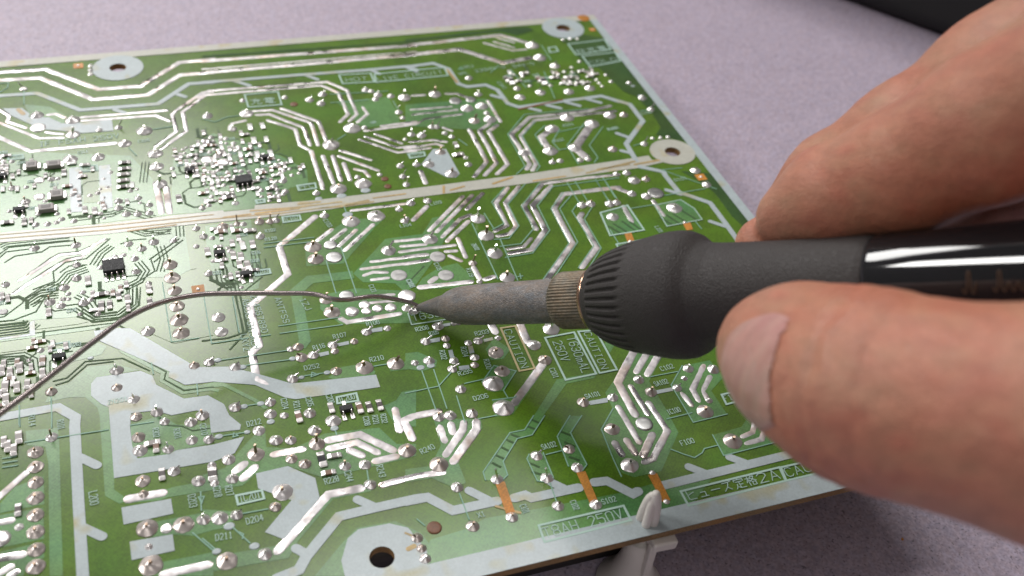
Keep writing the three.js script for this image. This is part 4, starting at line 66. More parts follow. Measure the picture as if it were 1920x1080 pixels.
const D_TEXTS = [["T8AH 250V",2.1,-15.33,64.15,0.07,63.86],["ヒューズ定格2A",2.1,13.15,63.45,32.95,63.22],["CAUTION",2.0,34.3,63.31,47.86,63.0],["LIVE CIRCUIT",1.8,-9.04,-91.78,10.25,-92.24],["IF",2.0,-97.38,-75.83,-94.9,-75.88],["F5AH",2.0,-92.91,-75.88,-86.61,-76.08],["250V",1.9,-84.82,-75.95,-78.68,-76.32],["IC301",1.02,-104.21,-71.81,-101.32,-71.76],["C314",0.94,-88.62,-70.82,-86.34,-71.07],["C325",0.94,-74.51,-73.14,-71.7,-73.26],["IC303",1.02,-87.97,-63.53,-84.76,-63.65],["ZN201",1.1,-85.48,14.36,-81.99,14.15],["L200",1.36,-89.61,34.34,-89.42,37.31],["D203",1.27,-73.45,39.27,-73.38,42.07],["R101",1.1,-94.56,16.13,-94.33,18.51],["R114",1.02,-99.38,13.6,-99.24,16.41],["R301",1.1,-74.52,23.46,-74.34,25.89],["R302",1.02,-78.12,22.35,-78.02,24.58],["C210",1.02,-69.71,23.38,-69.61,26.19],["充電",2.5,-44.92,-85.65,-38.6,-85.42],["HOT",1.9,-17.82,-92.74,-11.54,-92.63],["C104",0.94,-15.67,-70.58,-14.26,-70.92],["R131",0.94,-9.75,-54.22,-7.84,-54.68],["PFC",1.27,-38.95,-45.66,-35.62,-45.9],["IC102",1.27,-44.58,-33.94,-41.25,-34.18],["D103",1.1,-53.42,-16.76,-50.86,-16.94],["R128",1.02,-49.9,-27.78,-47.25,-27.87],["K102",1.02,-49.37,-30.87,-47.04,-30.91],["C103",1.02,-35.9,-32.64,-35.18,-29.63],["L104",1.02,-18.87,-26.08,-16.15,-26.2],["C121",1.02,-30.64,-7.77,-30.39,-5.23],["C108",1.02,-22.23,-7.52,-21.78,-4.89],["R106",1.19,-33.75,4.64,-30.92,4.57],["R107",1.19,-41.18,6.8,-38.41,6.63],["R116",1.19,-45.73,9.0,-43.28,8.77],["D252",1.19,-48.48,14.2,-45.44,14.16],["R210",1.19,-35.37,15.04,-32.49,14.94],["ABCDEFGHIJKLM",1.27,-57.53,-9.3,-57.56,6.01],["LXYZ",1.27,-59.31,1.28,-59.31,6.39],["234567890",1.27,-55.75,-10.23,-55.07,1.88],["ANTFSS",1.27,-50.96,-8.21,-50.32,0.05],["1ZJ",1.27,-45.95,-6.6,-45.09,-2.83],["IC200",1.27,-43.57,24.16,-40.42,24.03],["C204",1.1,-54.31,20.73,-54.36,23.46],["R211",1.1,-52.14,22.01,-52.14,24.38],["C205",1.1,-49.75,21.32,-49.56,23.95],["C206",1.1,-45.79,21.75,-45.6,24.21],["C208",1.02,-40.03,29.07,-40.12,31.3],["R231",1.02,-38.29,29.15,-38.42,31.45],["R232",1.02,-36.68,29.2,-36.82,31.5],["IC201",1.53,-64.91,43.02,-61.3,42.82],["D212",1.27,-61.3,26.09,-58.67,25.89],["D204",1.27,-64.45,47.97,-61.53,47.8],["D211",1.27,-69.89,49.92,-67.08,50.07],["R228",1.27,-49.92,42.97,-47.34,42.8],["C218",1.19,-69.08,38.6,-68.97,40.95],["R217",1.19,-67.08,38.96,-66.96,41.16],["C244",1.19,-46.16,41.03,-46.12,43.46],["R243",1.19,-40.29,41.15,-40.25,43.97],["RU",1.44,17.38,-93.91,20.19,-94.49],["YPC",1.19,14.51,-90.53,17.28,-91.09],["2294V-0",1.44,19.79,-91.35,29.2,-92.42],["94V-0",1.44,31.55,-92.01,38.39,-92.78],["D104",1.02,-9.4,-53.49,-5.98,-54.11],["R102",1.02,29.81,-52.82,32.76,-53.14],["R101",1.02,34.92,-59.3,38.17,-59.74],["R103",1.02,46.64,-55.31,49.39,-55.71],["C341",1.1,23.95,-85.03,24.79,-80.77],["非充電",2.1,53.48,-96.79,63.9,-97.51],["COLD",1.8,55.18,-89.77,64.38,-90.6],["L103",1.02,-9.65,-32.8,-6.75,-33.19],["ZN102",1.02,-4.45,-16.49,-4.13,-14.12],["C105",1.02,-14.79,-11.8,-14.52,-9.12],["R119",1.02,-8.24,-8.34,-8.08,-5.48],["C101",1.02,-22.29,-7.67,-21.95,-5.15],["CAUTION",1.55,-6.1,12.65,-6.03,24.23],["T630mAL",1.9,6.24,17.86,5.69,28.52],["250V",1.9,2.91,18.34,2.69,24.34],["CAUTION",1.55,10.42,17.34,10.03,28.46],["T630mA",1.8,-23.91,5.37,-14.41,5.28],["R206",1.1,-24.16,8.64,-21.27,8.47],["R205",1.1,-21.67,10.51,-19.68,10.35],["R203",1.1,-12.35,12.75,-9.25,12.64],["R202",1.1,-21.05,15.27,-21.19,17.9],["R204",1.1,-16.46,15.35,-16.7,18.18],["D206",1.1,-18.0,30.21,-14.93,30.03],["R295",1.1,-19.01,23.03,-16.02,22.78],["R200",1.1,-12.91,19.92,-13.05,22.71],["C201",1.1,-0.53,25.59,-0.5,28.39],["SA101",1.1,3.97,35.15,7.2,35.0],["SA102",1.19,-8.98,45.29,-6.05,45.12],["C101",1.19,-17.57,56.44,-17.37,58.32],["C102",1.1,-8.36,57.88,-8.28,59.92],["R240",1.19,-31.36,40.61,-28.58,39.86],["X1",1.02,-25.42,56.99,-24.01,56.88],["S102",1.1,-2.67,60.07,0.17,59.97],["R101",1.02,46.53,-55.16,50.08,-55.71],["D101",1.02,54.63,-29.61,58.35,-29.94],["C150",1.02,59.14,-60.98,62.37,-61.35],["L101",1.1,41.17,-13.26,41.35,-10.77],["F1",1.36,31.38,42.77,33.49,42.68],["C102",1.19,22.27,31.86,25.29,31.57],["SA102",1.19,19.18,35.5,22.26,35.28],["IC100",1.19,18.53,43.22,21.4,43.01],["F100",1.19,17.62,51.19,20.53,51.05],["D384",1.0,-66.23,-60.94,-64.43,-60.94],["C320",1.0,-60.42,-64.36,-58.62,-64.36],["R366",1.0,-106.39,-74.36,-104.59,-74.36],["R311",1.0,-105.57,-18.85,-103.77,-18.85],["D341",1.0,-46.94,-64.63,-45.14,-64.63],["C315",1.0,-52.43,-57.44,-50.63,-57.44],["C350",1.0,-44.61,-57.82,-42.81,-57.82],["C342",1.0,-46.52,-56.5,-44.72,-56.5],["C150",1.0,-53.46,-63.53,-51.66,-63.53],["C119",1.0,-53.02,-70.08,-51.22,-70.08],["R351",1.0,-57.28,-55.32,-55.48,-55.32],["C193",1.0,-47.41,-50.82,-45.61,-50.82],["C134",1.0,-49.5,-42.38,-47.7,-42.38],["D381",1.0,38.77,-84.36,40.57,-84.36],["C123",1.0,35.7,-86.46,37.5,-86.46],["R253",1.0,31.94,-83.58,33.74,-83.58],["D328",1.0,46.37,-84.75,48.17,-84.75],["C196",1.0,27.57,-87.34,29.37,-87.34],["D383",1.0,-100.01,-60.93,-98.21,-60.93],["R265",1.0,-99.87,-50.36,-98.07,-50.36],["C342",1.0,-102.36,-69.17,-100.56,-69.17],["D317",1.0,-95.08,-58.53,-93.28,-58.53],["C370",1.0,-92.27,-13.42,-90.47,-13.42],["C150",1.0,-96.12,-20.86,-94.32,-20.86],["D318",1.0,-54.01,-21.02,-52.21,-21.02],["D324",1.0,-55.21,-30.61,-53.41,-30.61],["C376",1.0,-53.42,-23.64,-51.62,-23.64],["C322",1.0,-62.51,-18.69,-60.71,-18.69],["R263",1.0,-91.61,-3.0,-89.81,-3.0]];
const D_CHIPS = [[-78.2,-64.69,"h","d"],[-78.35,-62.08,"h","d"],[-78.62,-59.8,"h","g"],[-78.89,-57.29,"h","g"],[-79.03,-54.79,"h","d"],[-87.75,-47.6,"v","g"],[-85.65,-46.68,"v","g"],[-91.99,-63.31,"v","d"],[-104.15,-46.25,"h","d"],[-100.57,-45.7,"v","d"],[-67.02,-47.55,"v","d"],[-87.9,-22.37,"v","g"],[-76.0,-17.0,"v","g"],[-85.57,-13.65,"v","d"],[-83.94,-13.7,"v","d"],[-82.05,-16.12,"v","d"],[-80.34,-14.61,"v","g"],[-75.76,-16.67,"v","d"],[-76.05,-12.73,"v","d"],[-85.29,-17.31,"h","d"],[-96.93,-0.21,"v","b"],[-95.7,-14.1,"v","g"],[-104.23,0.68,"v","g"],[-102.75,1.42,"v","g"],[-101.03,0.7,"v","g"],[-103.53,5.31,"v","g"],[-101.46,5.83,"v","g"],[-99.64,5.54,"v","g"],[-103.34,8.62,"v","g"],[-96.94,3.23,"v","g"],[-100.91,35.2,"v","d"],[-102.8,20.35,"v","g"],[-101.8,21.49,"v","g"],[-103.44,19.12,"v","g"],[-100.97,18.69,"v","g"],[-77.81,26.97,"v","b"],[-77.3,33.56,"v","d"],[-68.96,35.75,"v","d"],[-78.38,25.93,"h","g"],[-46.77,-74.76,"v","w"],[-43.62,-74.74,"v","w"],[-46.73,-68.36,"v","w"],[-43.63,-68.32,"v","w"],[-46.74,-61.9,"v","w"],[-43.54,-61.82,"v","w"],[-59.1,-33.0,"h","b"],[-55.56,-32.68,"h","b"],[-52.74,-32.06,"h","g"],[-55.73,-45.65,"h","d"],[-57.2,-28.49,"v","g"],[-55.06,-27.12,"v","w"],[-52.88,-27.08,"v","g"],[-57.49,-24.12,"v","g"],[-55.98,-23.35,"v","g"],[-56.57,-20.88,"v","g"],[-54.94,-20.09,"v","g"],[-62.8,-26.63,"v","g"],[-40.18,26.67,"v","b"],[-38.34,26.95,"v","d"],[-36.28,26.92,"v","d"],[-45.42,25.35,"v","g"],[-51.78,26.09,"v","b"],[-68.63,35.84,"v","d"],[-49.51,37.33,"v","D"],[-48.93,40.65,"h","b"],[-47.13,37.06,"h","g"],[3.49,-56.53,"v","g"],[2.85,-52.06,"h","g"],[27.26,-85.91,"v","d"],[28.22,-84.73,"v","D"],[36.51,-84.26,"v","b"],[37.45,-83.09,"v","D"],[33.46,-88.1,"h","g"],[41.52,-84.38,"h","g"],[45.69,-83.64,"h","g"],[-61.81,-64.84,"h","g",0.74],[-67.33,-57.49,"v","w",0.74],[-61.29,-60.76,"h","g",0.74],[-61.85,-58.7,"v","b",0.74],[-57.98,-59.41,"v","g",0.74],[-62.08,-67.83,"v","d",0.74],[-62.5,-60.39,"h","g",0.74],[-60.31,-69.95,"v","g",0.74],[-65.98,-64.3,"v","d",0.74],[-66.15,-67.66,"v","b",0.74],[-62.38,-61.51,"v","g",0.74],[-65.01,-65.11,"v","g",0.74],[-58.27,-55.48,"v","g",0.74],[-60.0,-66.4,"v","b",0.74],[-65.29,-62.57,"v","b",0.74],[-63.47,-59.68,"v","d",0.74],[-59.67,-67.76,"v","w",0.74],[-63.9,-62.11,"v","g",0.74],[-61.91,-56.37,"v","g",0.74],[-57.94,-68.34,"h","b",0.74],[-60.87,-68.5,"h","w",0.74],[-106.22,-72.76,"v","w",0.74],[-104.63,-65.92,"v","g",0.74],[-104.6,-68.35,"v","g",0.74],[-104.8,-73.06,"h","d",0.74],[-105.71,-68.54,"v","g",0.74],[-105.76,-67.22,"h","g",0.74],[-103.5,-20.12,"v","g",0.74],[-104.61,-21.42,"v","g",0.74],[-55.13,-64.33,"h","g",0.74],[-50.77,-62.94,"v","w",0.74],[-42.58,-56.77,"h","g",0.74],[-53.07,-65.85,"v","g",0.74],[-52.82,-59.24,"h","b",0.74],[-40.88,-56.92,"h","g",0.74],[-60.11,-58.25,"v","b",0.74],[-52.88,-56.47,"v","d",0.74],[-42.3,-55.22,"v","b",0.74],[-43.4,-55.78,"h","g",0.74],[-51.91,-65.32,"v","g",0.74],[-54.87,-69.44,"v","g",0.74],[-57.23,-61.65,"v","w",0.74],[-36.58,-54.96,"v","g",0.74],[-53.59,-61.79,"v","w",0.74],[-48.68,-64.78,"h","b",0.74],[-54.67,-71.93,"v","g",0.74],[-48.41,-71.48,"h","g",0.74],[-57.24,-69.78,"h","d",0.74],[-58.52,-74.33,"v","g",0.74],[-56.68,-68.13,"h","b",0.74],[-50.84,-60.54,"v","b",0.74],[-48.88,-59.61,"v","w",0.74],[-56.08,-58.85,"v","g",0.74],[-48.67,-61.87,"h","g",0.74],[-49.4,-72.37,"v","g",0.74],[-58.92,-69.03,"v","d",0.74],[-47.98,-66.55,"v","g",0.74],[-53.99,-63.18,"h","w",0.74],[-58.39,-70.47,"h","g",0.74],[-54.94,-66.83,"v","w",0.74],[-55.35,-65.61,"h","g",0.74],[-50.74,-58.85,"v","d",0.74],[-37.55,-54.14,"v","b",0.74],[-49.56,-68.55,"v","g",0.74],[-57.02,-60.06,"v","b",0.74],[-49.84,-54.47,"v","d",0.74],[-46.45,-53.91,"h","b",0.74],[-47.41,-59.96,"v","w",0.74],[-43.76,-59.47,"h","b",0.74],[-39.18,-57.91,"v","w",0.74],[-45.67,-66.16,"v","g",0.74],[-61.4,-48.47,"h","b",0.74],[-54.57,-52.58,"h","g",0.74],[-56.81,-47.6,"h","w",0.74],[-60.81,-54.18,"v","w",0.74],[-57.61,-51.07,"v","g",0.74],[-58.92,-52.81,"v","w",0.74],[-60.4,-49.25,"v","g",0.74],[-60.05,-45.17,"h","w",0.74],[-54.66,-54.95,"v","b",0.74],[-54.72,-49.1,"v","b",0.74],[-57.82,-44.96,"v","b",0.74],[-56.36,-53.45,"v","b",0.74],[-59.48,-54.23,"v","w",0.74],[-58.37,-48.19,"v","w",0.74],[-61.16,-45.26,"v","w",0.74],[-57.56,-53.57,"v","g",0.74],[-57.06,-46.38,"v","g",0.74],[-60.46,-55.72,"v","b",0.74],[-59.1,-50.63,"v","g",0.74],[-55.25,-47.23,"h","g",0.74],[-45.68,-47.21,"h","g",0.74],[-49.13,-47.88,"h","w",0.74],[-46.51,-44.48,"v","b",0.74],[-41.04,-55.83,"v","g",0.74],[-49.05,-45.84,"v","w",0.74],[-44.59,-42.49,"v","g",0.74],[-45.16,-50.35,"v","b",0.74],[-44.45,-55.16,"v","b",0.74],[-47.02,-55.09,"h","w",0.74],[-47.28,-52.04,"h","d",0.74],[-48.78,-50.84,"h","g",0.74],[-42.24,-52.11,"v","w",0.74],[-43.77,-52.34,"h","w",0.74],[50.69,-86.38,"h","g",0.74],[54.24,-84.05,"h","g",0.74],[43.35,-81.99,"v","b",0.74],[53.95,-86.97,"v","d",0.74],[51.87,-83.07,"h","g",0.74],[47.9,-83.12,"v","g",0.74],[43.0,-86.49,"v","b",0.74],[41.96,-87.22,"v","g",0.74],[52.32,-85.12,"v","g",0.74],[44.67,-80.03,"h","g",0.74],[47.33,-80.3,"h","g",0.74],[30.43,-84.42,"h","g",0.74],[49.61,-79.99,"h","g",0.74],[44.93,-81.66,"v","g",0.74],[48.47,-80.07,"v","w",0.74],[42.74,-80.76,"h","w",0.74],[29.28,-89.46,"v","w",0.74],[-78.51,-48.74,"v","g",0.74],[-88.88,-52.57,"v","g",0.74],[-103.26,-64.11,"v","g",0.74],[-89.73,-55.47,"v","b",0.74],[-83.49,-47.65,"v","g",0.74],[-85.57,-63.56,"v","g",0.74],[-88.27,-62.2,"v","b",0.74],[-102.18,-58.85,"v","w",0.74],[-94.01,-56.99,"v","g",0.74],[-105.28,-59.41,"v","w",0.74],[-98.54,-59.36,"v","g",0.74],[-99.16,-69.57,"v","g",0.74],[-90.15,-66.8,"h","w",0.74],[-91.23,-47.64,"v","g",0.74],[-96.08,-62.97,"v","d",0.74],[-99.16,-46.04,"v","g",0.74],[-87.94,-60.89,"h","g",0.74],[-87.19,-65.57,"h","g",0.74],[-91.34,-57.66,"h","b",0.74],[-100.19,-52.16,"v","d",0.74],[-83.78,-49.09,"v","b",0.74],[-101.99,-65.58,"v","g",0.74],[-76.99,-55.11,"v","w",0.74],[-98.9,8.33,"v","b",0.74],[-99.0,1.02,"v","g",0.74],[-102.24,4.5,"v","w",0.74],[-104.27,9.99,"h","b",0.74],[-102.79,3.3,"h","b",0.74],[-104.43,6.96,"v","g",0.74],[-103.89,-1.0,"v","g",0.74],[-99.1,2.67,"h","b",0.74],[-101.5,-0.81,"v","b",0.74],[-98.84,6.76,"v","w",0.74],[-86.93,-12.77,"h","w",0.74],[-81.57,-18.44,"v","b",0.74],[-80.33,-19.44,"v","g",0.74],[-87.08,-17.81,"v","g",0.74],[-83.14,-17.44,"v","b",0.74],[-80.38,-11.71,"v","g",0.74],[-55.62,-30.04,"v","g",0.74],[-56.6,-34.29,"v","g",0.74],[-60.31,-27.89,"h","g",0.74],[-57.39,-17.52,"v","d",0.74],[-60.25,-34.29,"h","g",0.74],[-59.77,-22.94,"h","g",0.74],[-58.95,-17.19,"v","g",0.74],[-59.29,-31.1,"v","g",0.74],[-60.35,-21.21,"v","g",0.74],[-53.76,-18.07,"h","d",0.74],[-55.99,-18.52,"v","g",0.74],[-98.58,-6.21,"v","b",0.74],[-92.62,-3.36,"v","g",0.74],[-95.05,-4.55,"v","w",0.74],[-97.32,-5.73,"h","b",0.74],[-98.79,-4.31,"h","b",0.74],[-95.53,-3.2,"v","g",0.74]];
const D_SQUARES = [[-99.04,-67.08,2.6,2.6],[-94.15,-66.61,3.2,2.2],[-93.61,-54.14,2.8,2.8],[-95.91,-49.35,3.4,2.2]];
const D_ICS = [[-82.54,-25.28,4.4,3.9,4],[-51.54,-51.11,4.0,3.0,4]];
const D_SOTS = [[-101.64,-50.1],[-63.47,-58.0],[-105.68,-64.34],[-93.91,-0.25],[-60.3,-25.19],[-55.66,-16.85],[-42.72,26.58],[-45.25,-60.07]];
const D_RINGS = [[-77.41,-111.01,6.7,2.2],[54.86,-112.68,6.6,2.2],[59.73,-42.28,6.2,2.1]];
const D_VIAS = [[-87.51,-113.78,2.5],[-66.08,-14.71,2.6],[63.91,-110.35,1.8],[62.15,-30.0,2.6]];
const D_HOLES = [[-77.41,-111.01,2.2],[-43.7,60.39,2.15],[54.86,-112.68,2.2],[59.73,-42.28,2.1]];
const D_STAINS = [[0.35,[-105.55,-40.98,-83.46,-39.23,-62.6,-38.5,-44.52,-37.28,-30.63,-37.28],0],[0.3,[-105.58,-42.33,-83.4,-40.8,-60.04,-39.99],0],[0.5,[-51.57,-39.63,-40.52,-38.75,-30.34,-38.73],0],[0.7,[7.92,-38.29,13.43,-39.94],0],[0.6,[-4.56,-39.74,-5.28,-37.18],0],[0.6,[33.06,-37.81,47.69,-40.2],0],[1.2,[-102.41,-93.93,-101.22,-91.63],0],[0.6,[25.62,-70.17,39.4,-72.6],1],[0.8,[11.86,-94.16,12.75,-87.03],0],[0.9,[-39.0,59.99,-37.87,59.68],0],[0.8,[-50.52,-38.37,-45.59,-38.35,-40.59,-38.34],0],[0.5,[-35.73,-37.3,-30.72,-36.87,-22.89,-37.15],0],[0.6,[-40.31,-39.98,-35.27,-39.77],0],[0.9,[-29.36,-37.22,-24.05,-37.83],0],[0.5,[-22.56,-38.6,-14.59,-38.69],0],[0.7,[47.09,-38.84,54.3,-39.37],0],[0.5,[18.26,-37.31,27.07,-37.61],0],[0.4,[-78.98,-37.86,-68.56,-37.97],0],[0.6,[-3.3,-37.89,0.38,-38.71],0],[0.5,[36.45,-38.8,45.68,-39.12],0],[0.5,[-57.8,-38.48,-51.74,-38.42],0],[0.5,[-21.67,55.41,-17.94,57.85],0],[0.4,[-38.69,56.7,-36.35,58.7],0]];
const D_CRUMB = [63.64,-21.0,70.73];
const D_AGEDFRAME = [19];
const D_HAND = {"thumb":[[10.42,50.33,73.47,7.5],[10.17,53.46,78.33,9.0],[9.99,56.88,84.39,10.1],[9.88,61.04,91.22,10.9],[12.22,64.92,97.91,10.9],[16.08,68.73,104.59,11.0],[22.58,71.69,111.75,12.4]],"index":[[29.43,50.51,46.63,6.0],[32.99,57.06,50.56,7.8],[38.1,66.85,57.84,8.8],[42.47,78.2,64.77,10.0],[45.81,89.95,72.31,11.4]],"middle":[[33.34,47.22,41.31,5.4],[37.95,54.51,43.53,7.3],[44.97,64.98,48.08,8.4],[53.12,78.08,53.48,9.6],[60.97,90.71,59.2,11]],"ring":[[27.56,42.47,43.39,4.6],[32.59,43.44,47.5,6.5],[41.22,49.5,54.05,7.5],[51.51,65.54,60.43,8.5],[60.21,79.8,64.97,10]],"palm":[[22.58,71.69,111.75,12.4],[46.92,73.03,106.32,17],[63.29,86.09,92.09,17],[55.98,98.48,77.15,13]],"wrist":[[46.92,73.03,106.32,17],[74.49,75.25,111.55,24],[110.86,77.65,124.68,25]]};
const D_NAIL = {"c":[7.51,53.35,80.93],"n":[-0.7504,0.5637,0.3451],"a":[-0.6603,-0.6173,-0.4276]};
const D_WIRE = [[-22.26,1.2,2.22],[-23.73,2.2,1.95],[-27.24,4.0,1.95],[-31.89,6.0,2.27],[-37.64,7.0,3.07],[-40.43,8.0,3.37],[-43.97,9.0,2.19],[-51.32,10.5,1.86],[-59.5,12.0,1.67],[-66.51,13.5,2.22],[-73.42,15.0,4.63],[-79.67,16.5,9.29],[-85.62,18.0,16.1],[-92.26,20.0,24.74],[-98.99,22.0,33.11],[-106.78,25.0,42.88]];
const D_POST = {"base":[3.75,-0.0,65.56]};

// ------------------------------------------------------------------ procedural textures
function fbm(x, y, z, o = 4) { let a = 0, f = 1, w = 0.5; for (let i = 0; i < o; i++) { a += w * perlin.noise(x * f, y * f, z + i * 7.3); f *= 2.03; w *= 0.5; } return a; }
function wrapNoise(u, v, f, z, o) {               // tileable in u and v
  const a = u * 2 * Math.PI, b = v * 2 * Math.PI, r = f / (2 * Math.PI);
  let s = 0, w = 0.5, m = 1;
  for (let i = 0; i < o; i++) { s += w * perlin.noise(Math.cos(a) * r * m + 3.1 + z, Math.sin(a) * r * m + Math.cos(b) * r * m * 1.0 + 9.7, Math.sin(b) * r * m + i * 5.1); w *= 0.5; m *= 2.1; }
  return s;
}
function texture(n, fn, srgb = true) {
  const d = new Uint8Array(n * n * 4);
  for (let j = 0; j < n; j++) for (let i = 0; i < n; i++) {
    const c = fn(i / n, j / n, i, j), k = (j * n + i) * 4;
    for (let q = 0; q < 3; q++) d[k + q] = Math.max(0, Math.min(255, Math.round(c[q] * 255)));
    d[k + 3] = 255;
  }
  const t = new THREE.DataTexture(d, n, n);
  t.wrapS = t.wrapT = THREE.RepeatWrapping; t.magFilter = THREE.LinearFilter; t.minFilter = THREE.LinearMipmapLinearFilter; t.generateMipmaps = true;
  if (srgb) t.colorSpace = THREE.SRGBColorSpace;
  t.needsUpdate = true; return t;
}
const white = new Float32Array(512 * 512); for (let i = 0; i < white.length; i++) white[i] = rnd();
const cell = (i, j, n) => white[((j % n + n) % n) * 512 + ((i % n + n) % n)];
function speck(u, v, n) {                           // smooth value noise, n cells, tileable
  const x = u * n, y = v * n, i = Math.floor(x), j = Math.floor(y), a = x - i, b = y - j, sa = a * a * (3 - 2 * a), sb = b * b * (3 - 2 * b);
  return (cell(i, j, n) * (1 - sa) + cell(i + 1, j, n) * sa) * (1 - sb) + (cell(i, j + 1, n) * (1 - sa) + cell(i + 1, j + 1, n) * sa) * sb;
}
const deskMap = texture(1024, (u, v) => {
  const a = speck(u, v, 320) - 0.5, b = speck(u + 0.37, v + 0.11, 120) - 0.5, c = speck(u + 0.7, v, 23) - 0.5, e = speck(u, v + 0.4, 380);
  let l = 0.672 + a * 0.13 + b * 0.03 + c * 0.015;
  if (e > 0.8) l -= (e - 0.8) * 1.3;
  const h = (speck(u + 0.2, v + 0.6, 150) - 0.5) * 0.022;
  return [l * 0.985 + h, l * 0.91, l * 1.0 - h];
});
const deskBump = texture(512, (u, v) => { const a = 0.5 + (speck(u, v, 160) - 0.5) * 0.8; return [a, a, a]; }, false);
const maskMap = texture(1024, (u, v) => {
  const w = Math.sin(u * 2 * Math.PI * 90) * Math.sin(v * 2 * Math.PI * 90) * 0.035, m = (speck(u, v, 9) - 0.5) * 0.15 + (speck(u + 0.3, v, 31) - 0.5) * 0.08 + (speck(u, v, 260) - 0.5) * 0.16;
  const l = 0.90 + w + m, y = (speck(u + 0.5, v + 0.2, 12) - 0.5) * 0.10;
  return [l + y, l, l - y * 1.2];
});
const printMap = texture(1024, (u, v) => {
  const m = (speck(u, v, 40) - 0.5) * 0.03 + (speck(u, v, 240) - 0.5) * 0.06;
  let st = speck(u, v, 14) * 0.6 + speck(u + 0.4, v + 0.1, 37) * 0.4; st = Math.max(0, st - 0.66) * 1.1;   // flux that has yellowed the paint
  const l = 0.93 + m; return [l - st * 0.06, l - st * 0.30, l - st * 0.85];
});
const solderRough = texture(256, (u, v) => { const a = 0.42 + (speck(u, v, 34) - 0.5) * 0.5 + (speck(u, v, 9) - 0.5) * 0.3; return [a, a, a]; }, false);
const solderMap = texture(512, (u, v) => { const a = 0.9 + (speck(u, v, 120) - 0.5) * 0.16 + (speck(u, v, 17) - 0.5) * 0.22; const b = Math.max(0, speck(u + 0.2, v, 26) - 0.66) * 0.5; return [a - b * 0.2, a - b * 0.5, a - b * 0.75]; });
const skinMap = texture(1024, (u, v) => {
  const m = (speck(u, v, 16) - 0.5) * 0.07 + (speck(u, v, 60) - 0.5) * 0.05 + (speck(u, v, 300) - 0.5) * 0.06, r = (speck(u + 0.3, v + 0.7, 11) - 0.5) * 0.10;
  const l = 0.95 + m; return [l, l - r, l - r * 0.8];
});
const skinBump = texture(1024, (u, v) => { const a = 0.5 + (speck(u, v, 210) - 0.5) * 0.55 + (speck(u, v, 420) - 0.5) * 0.35 + (speck(u, v, 40) - 0.5) * 0.3; return [a, a, a]; }, false);
const rubberBump = texture(512, (u, v) => { const a = 0.5 + (speck(u, v, 230) - 0.5); return [a, a, a]; }, false);
const metalMap = texture(512, (u, v) => { const a = 0.82 + (speck(u, v, 90) - 0.5) * 0.2 + (speck(u, v, 12) - 0.5) * 0.14, h = (speck(u + 0.3, v, 8) - 0.5) * 0.06 + (speck(u, v + 0.3, 40) - 0.5) * 0.05; return [a + h, a, a - h]; });

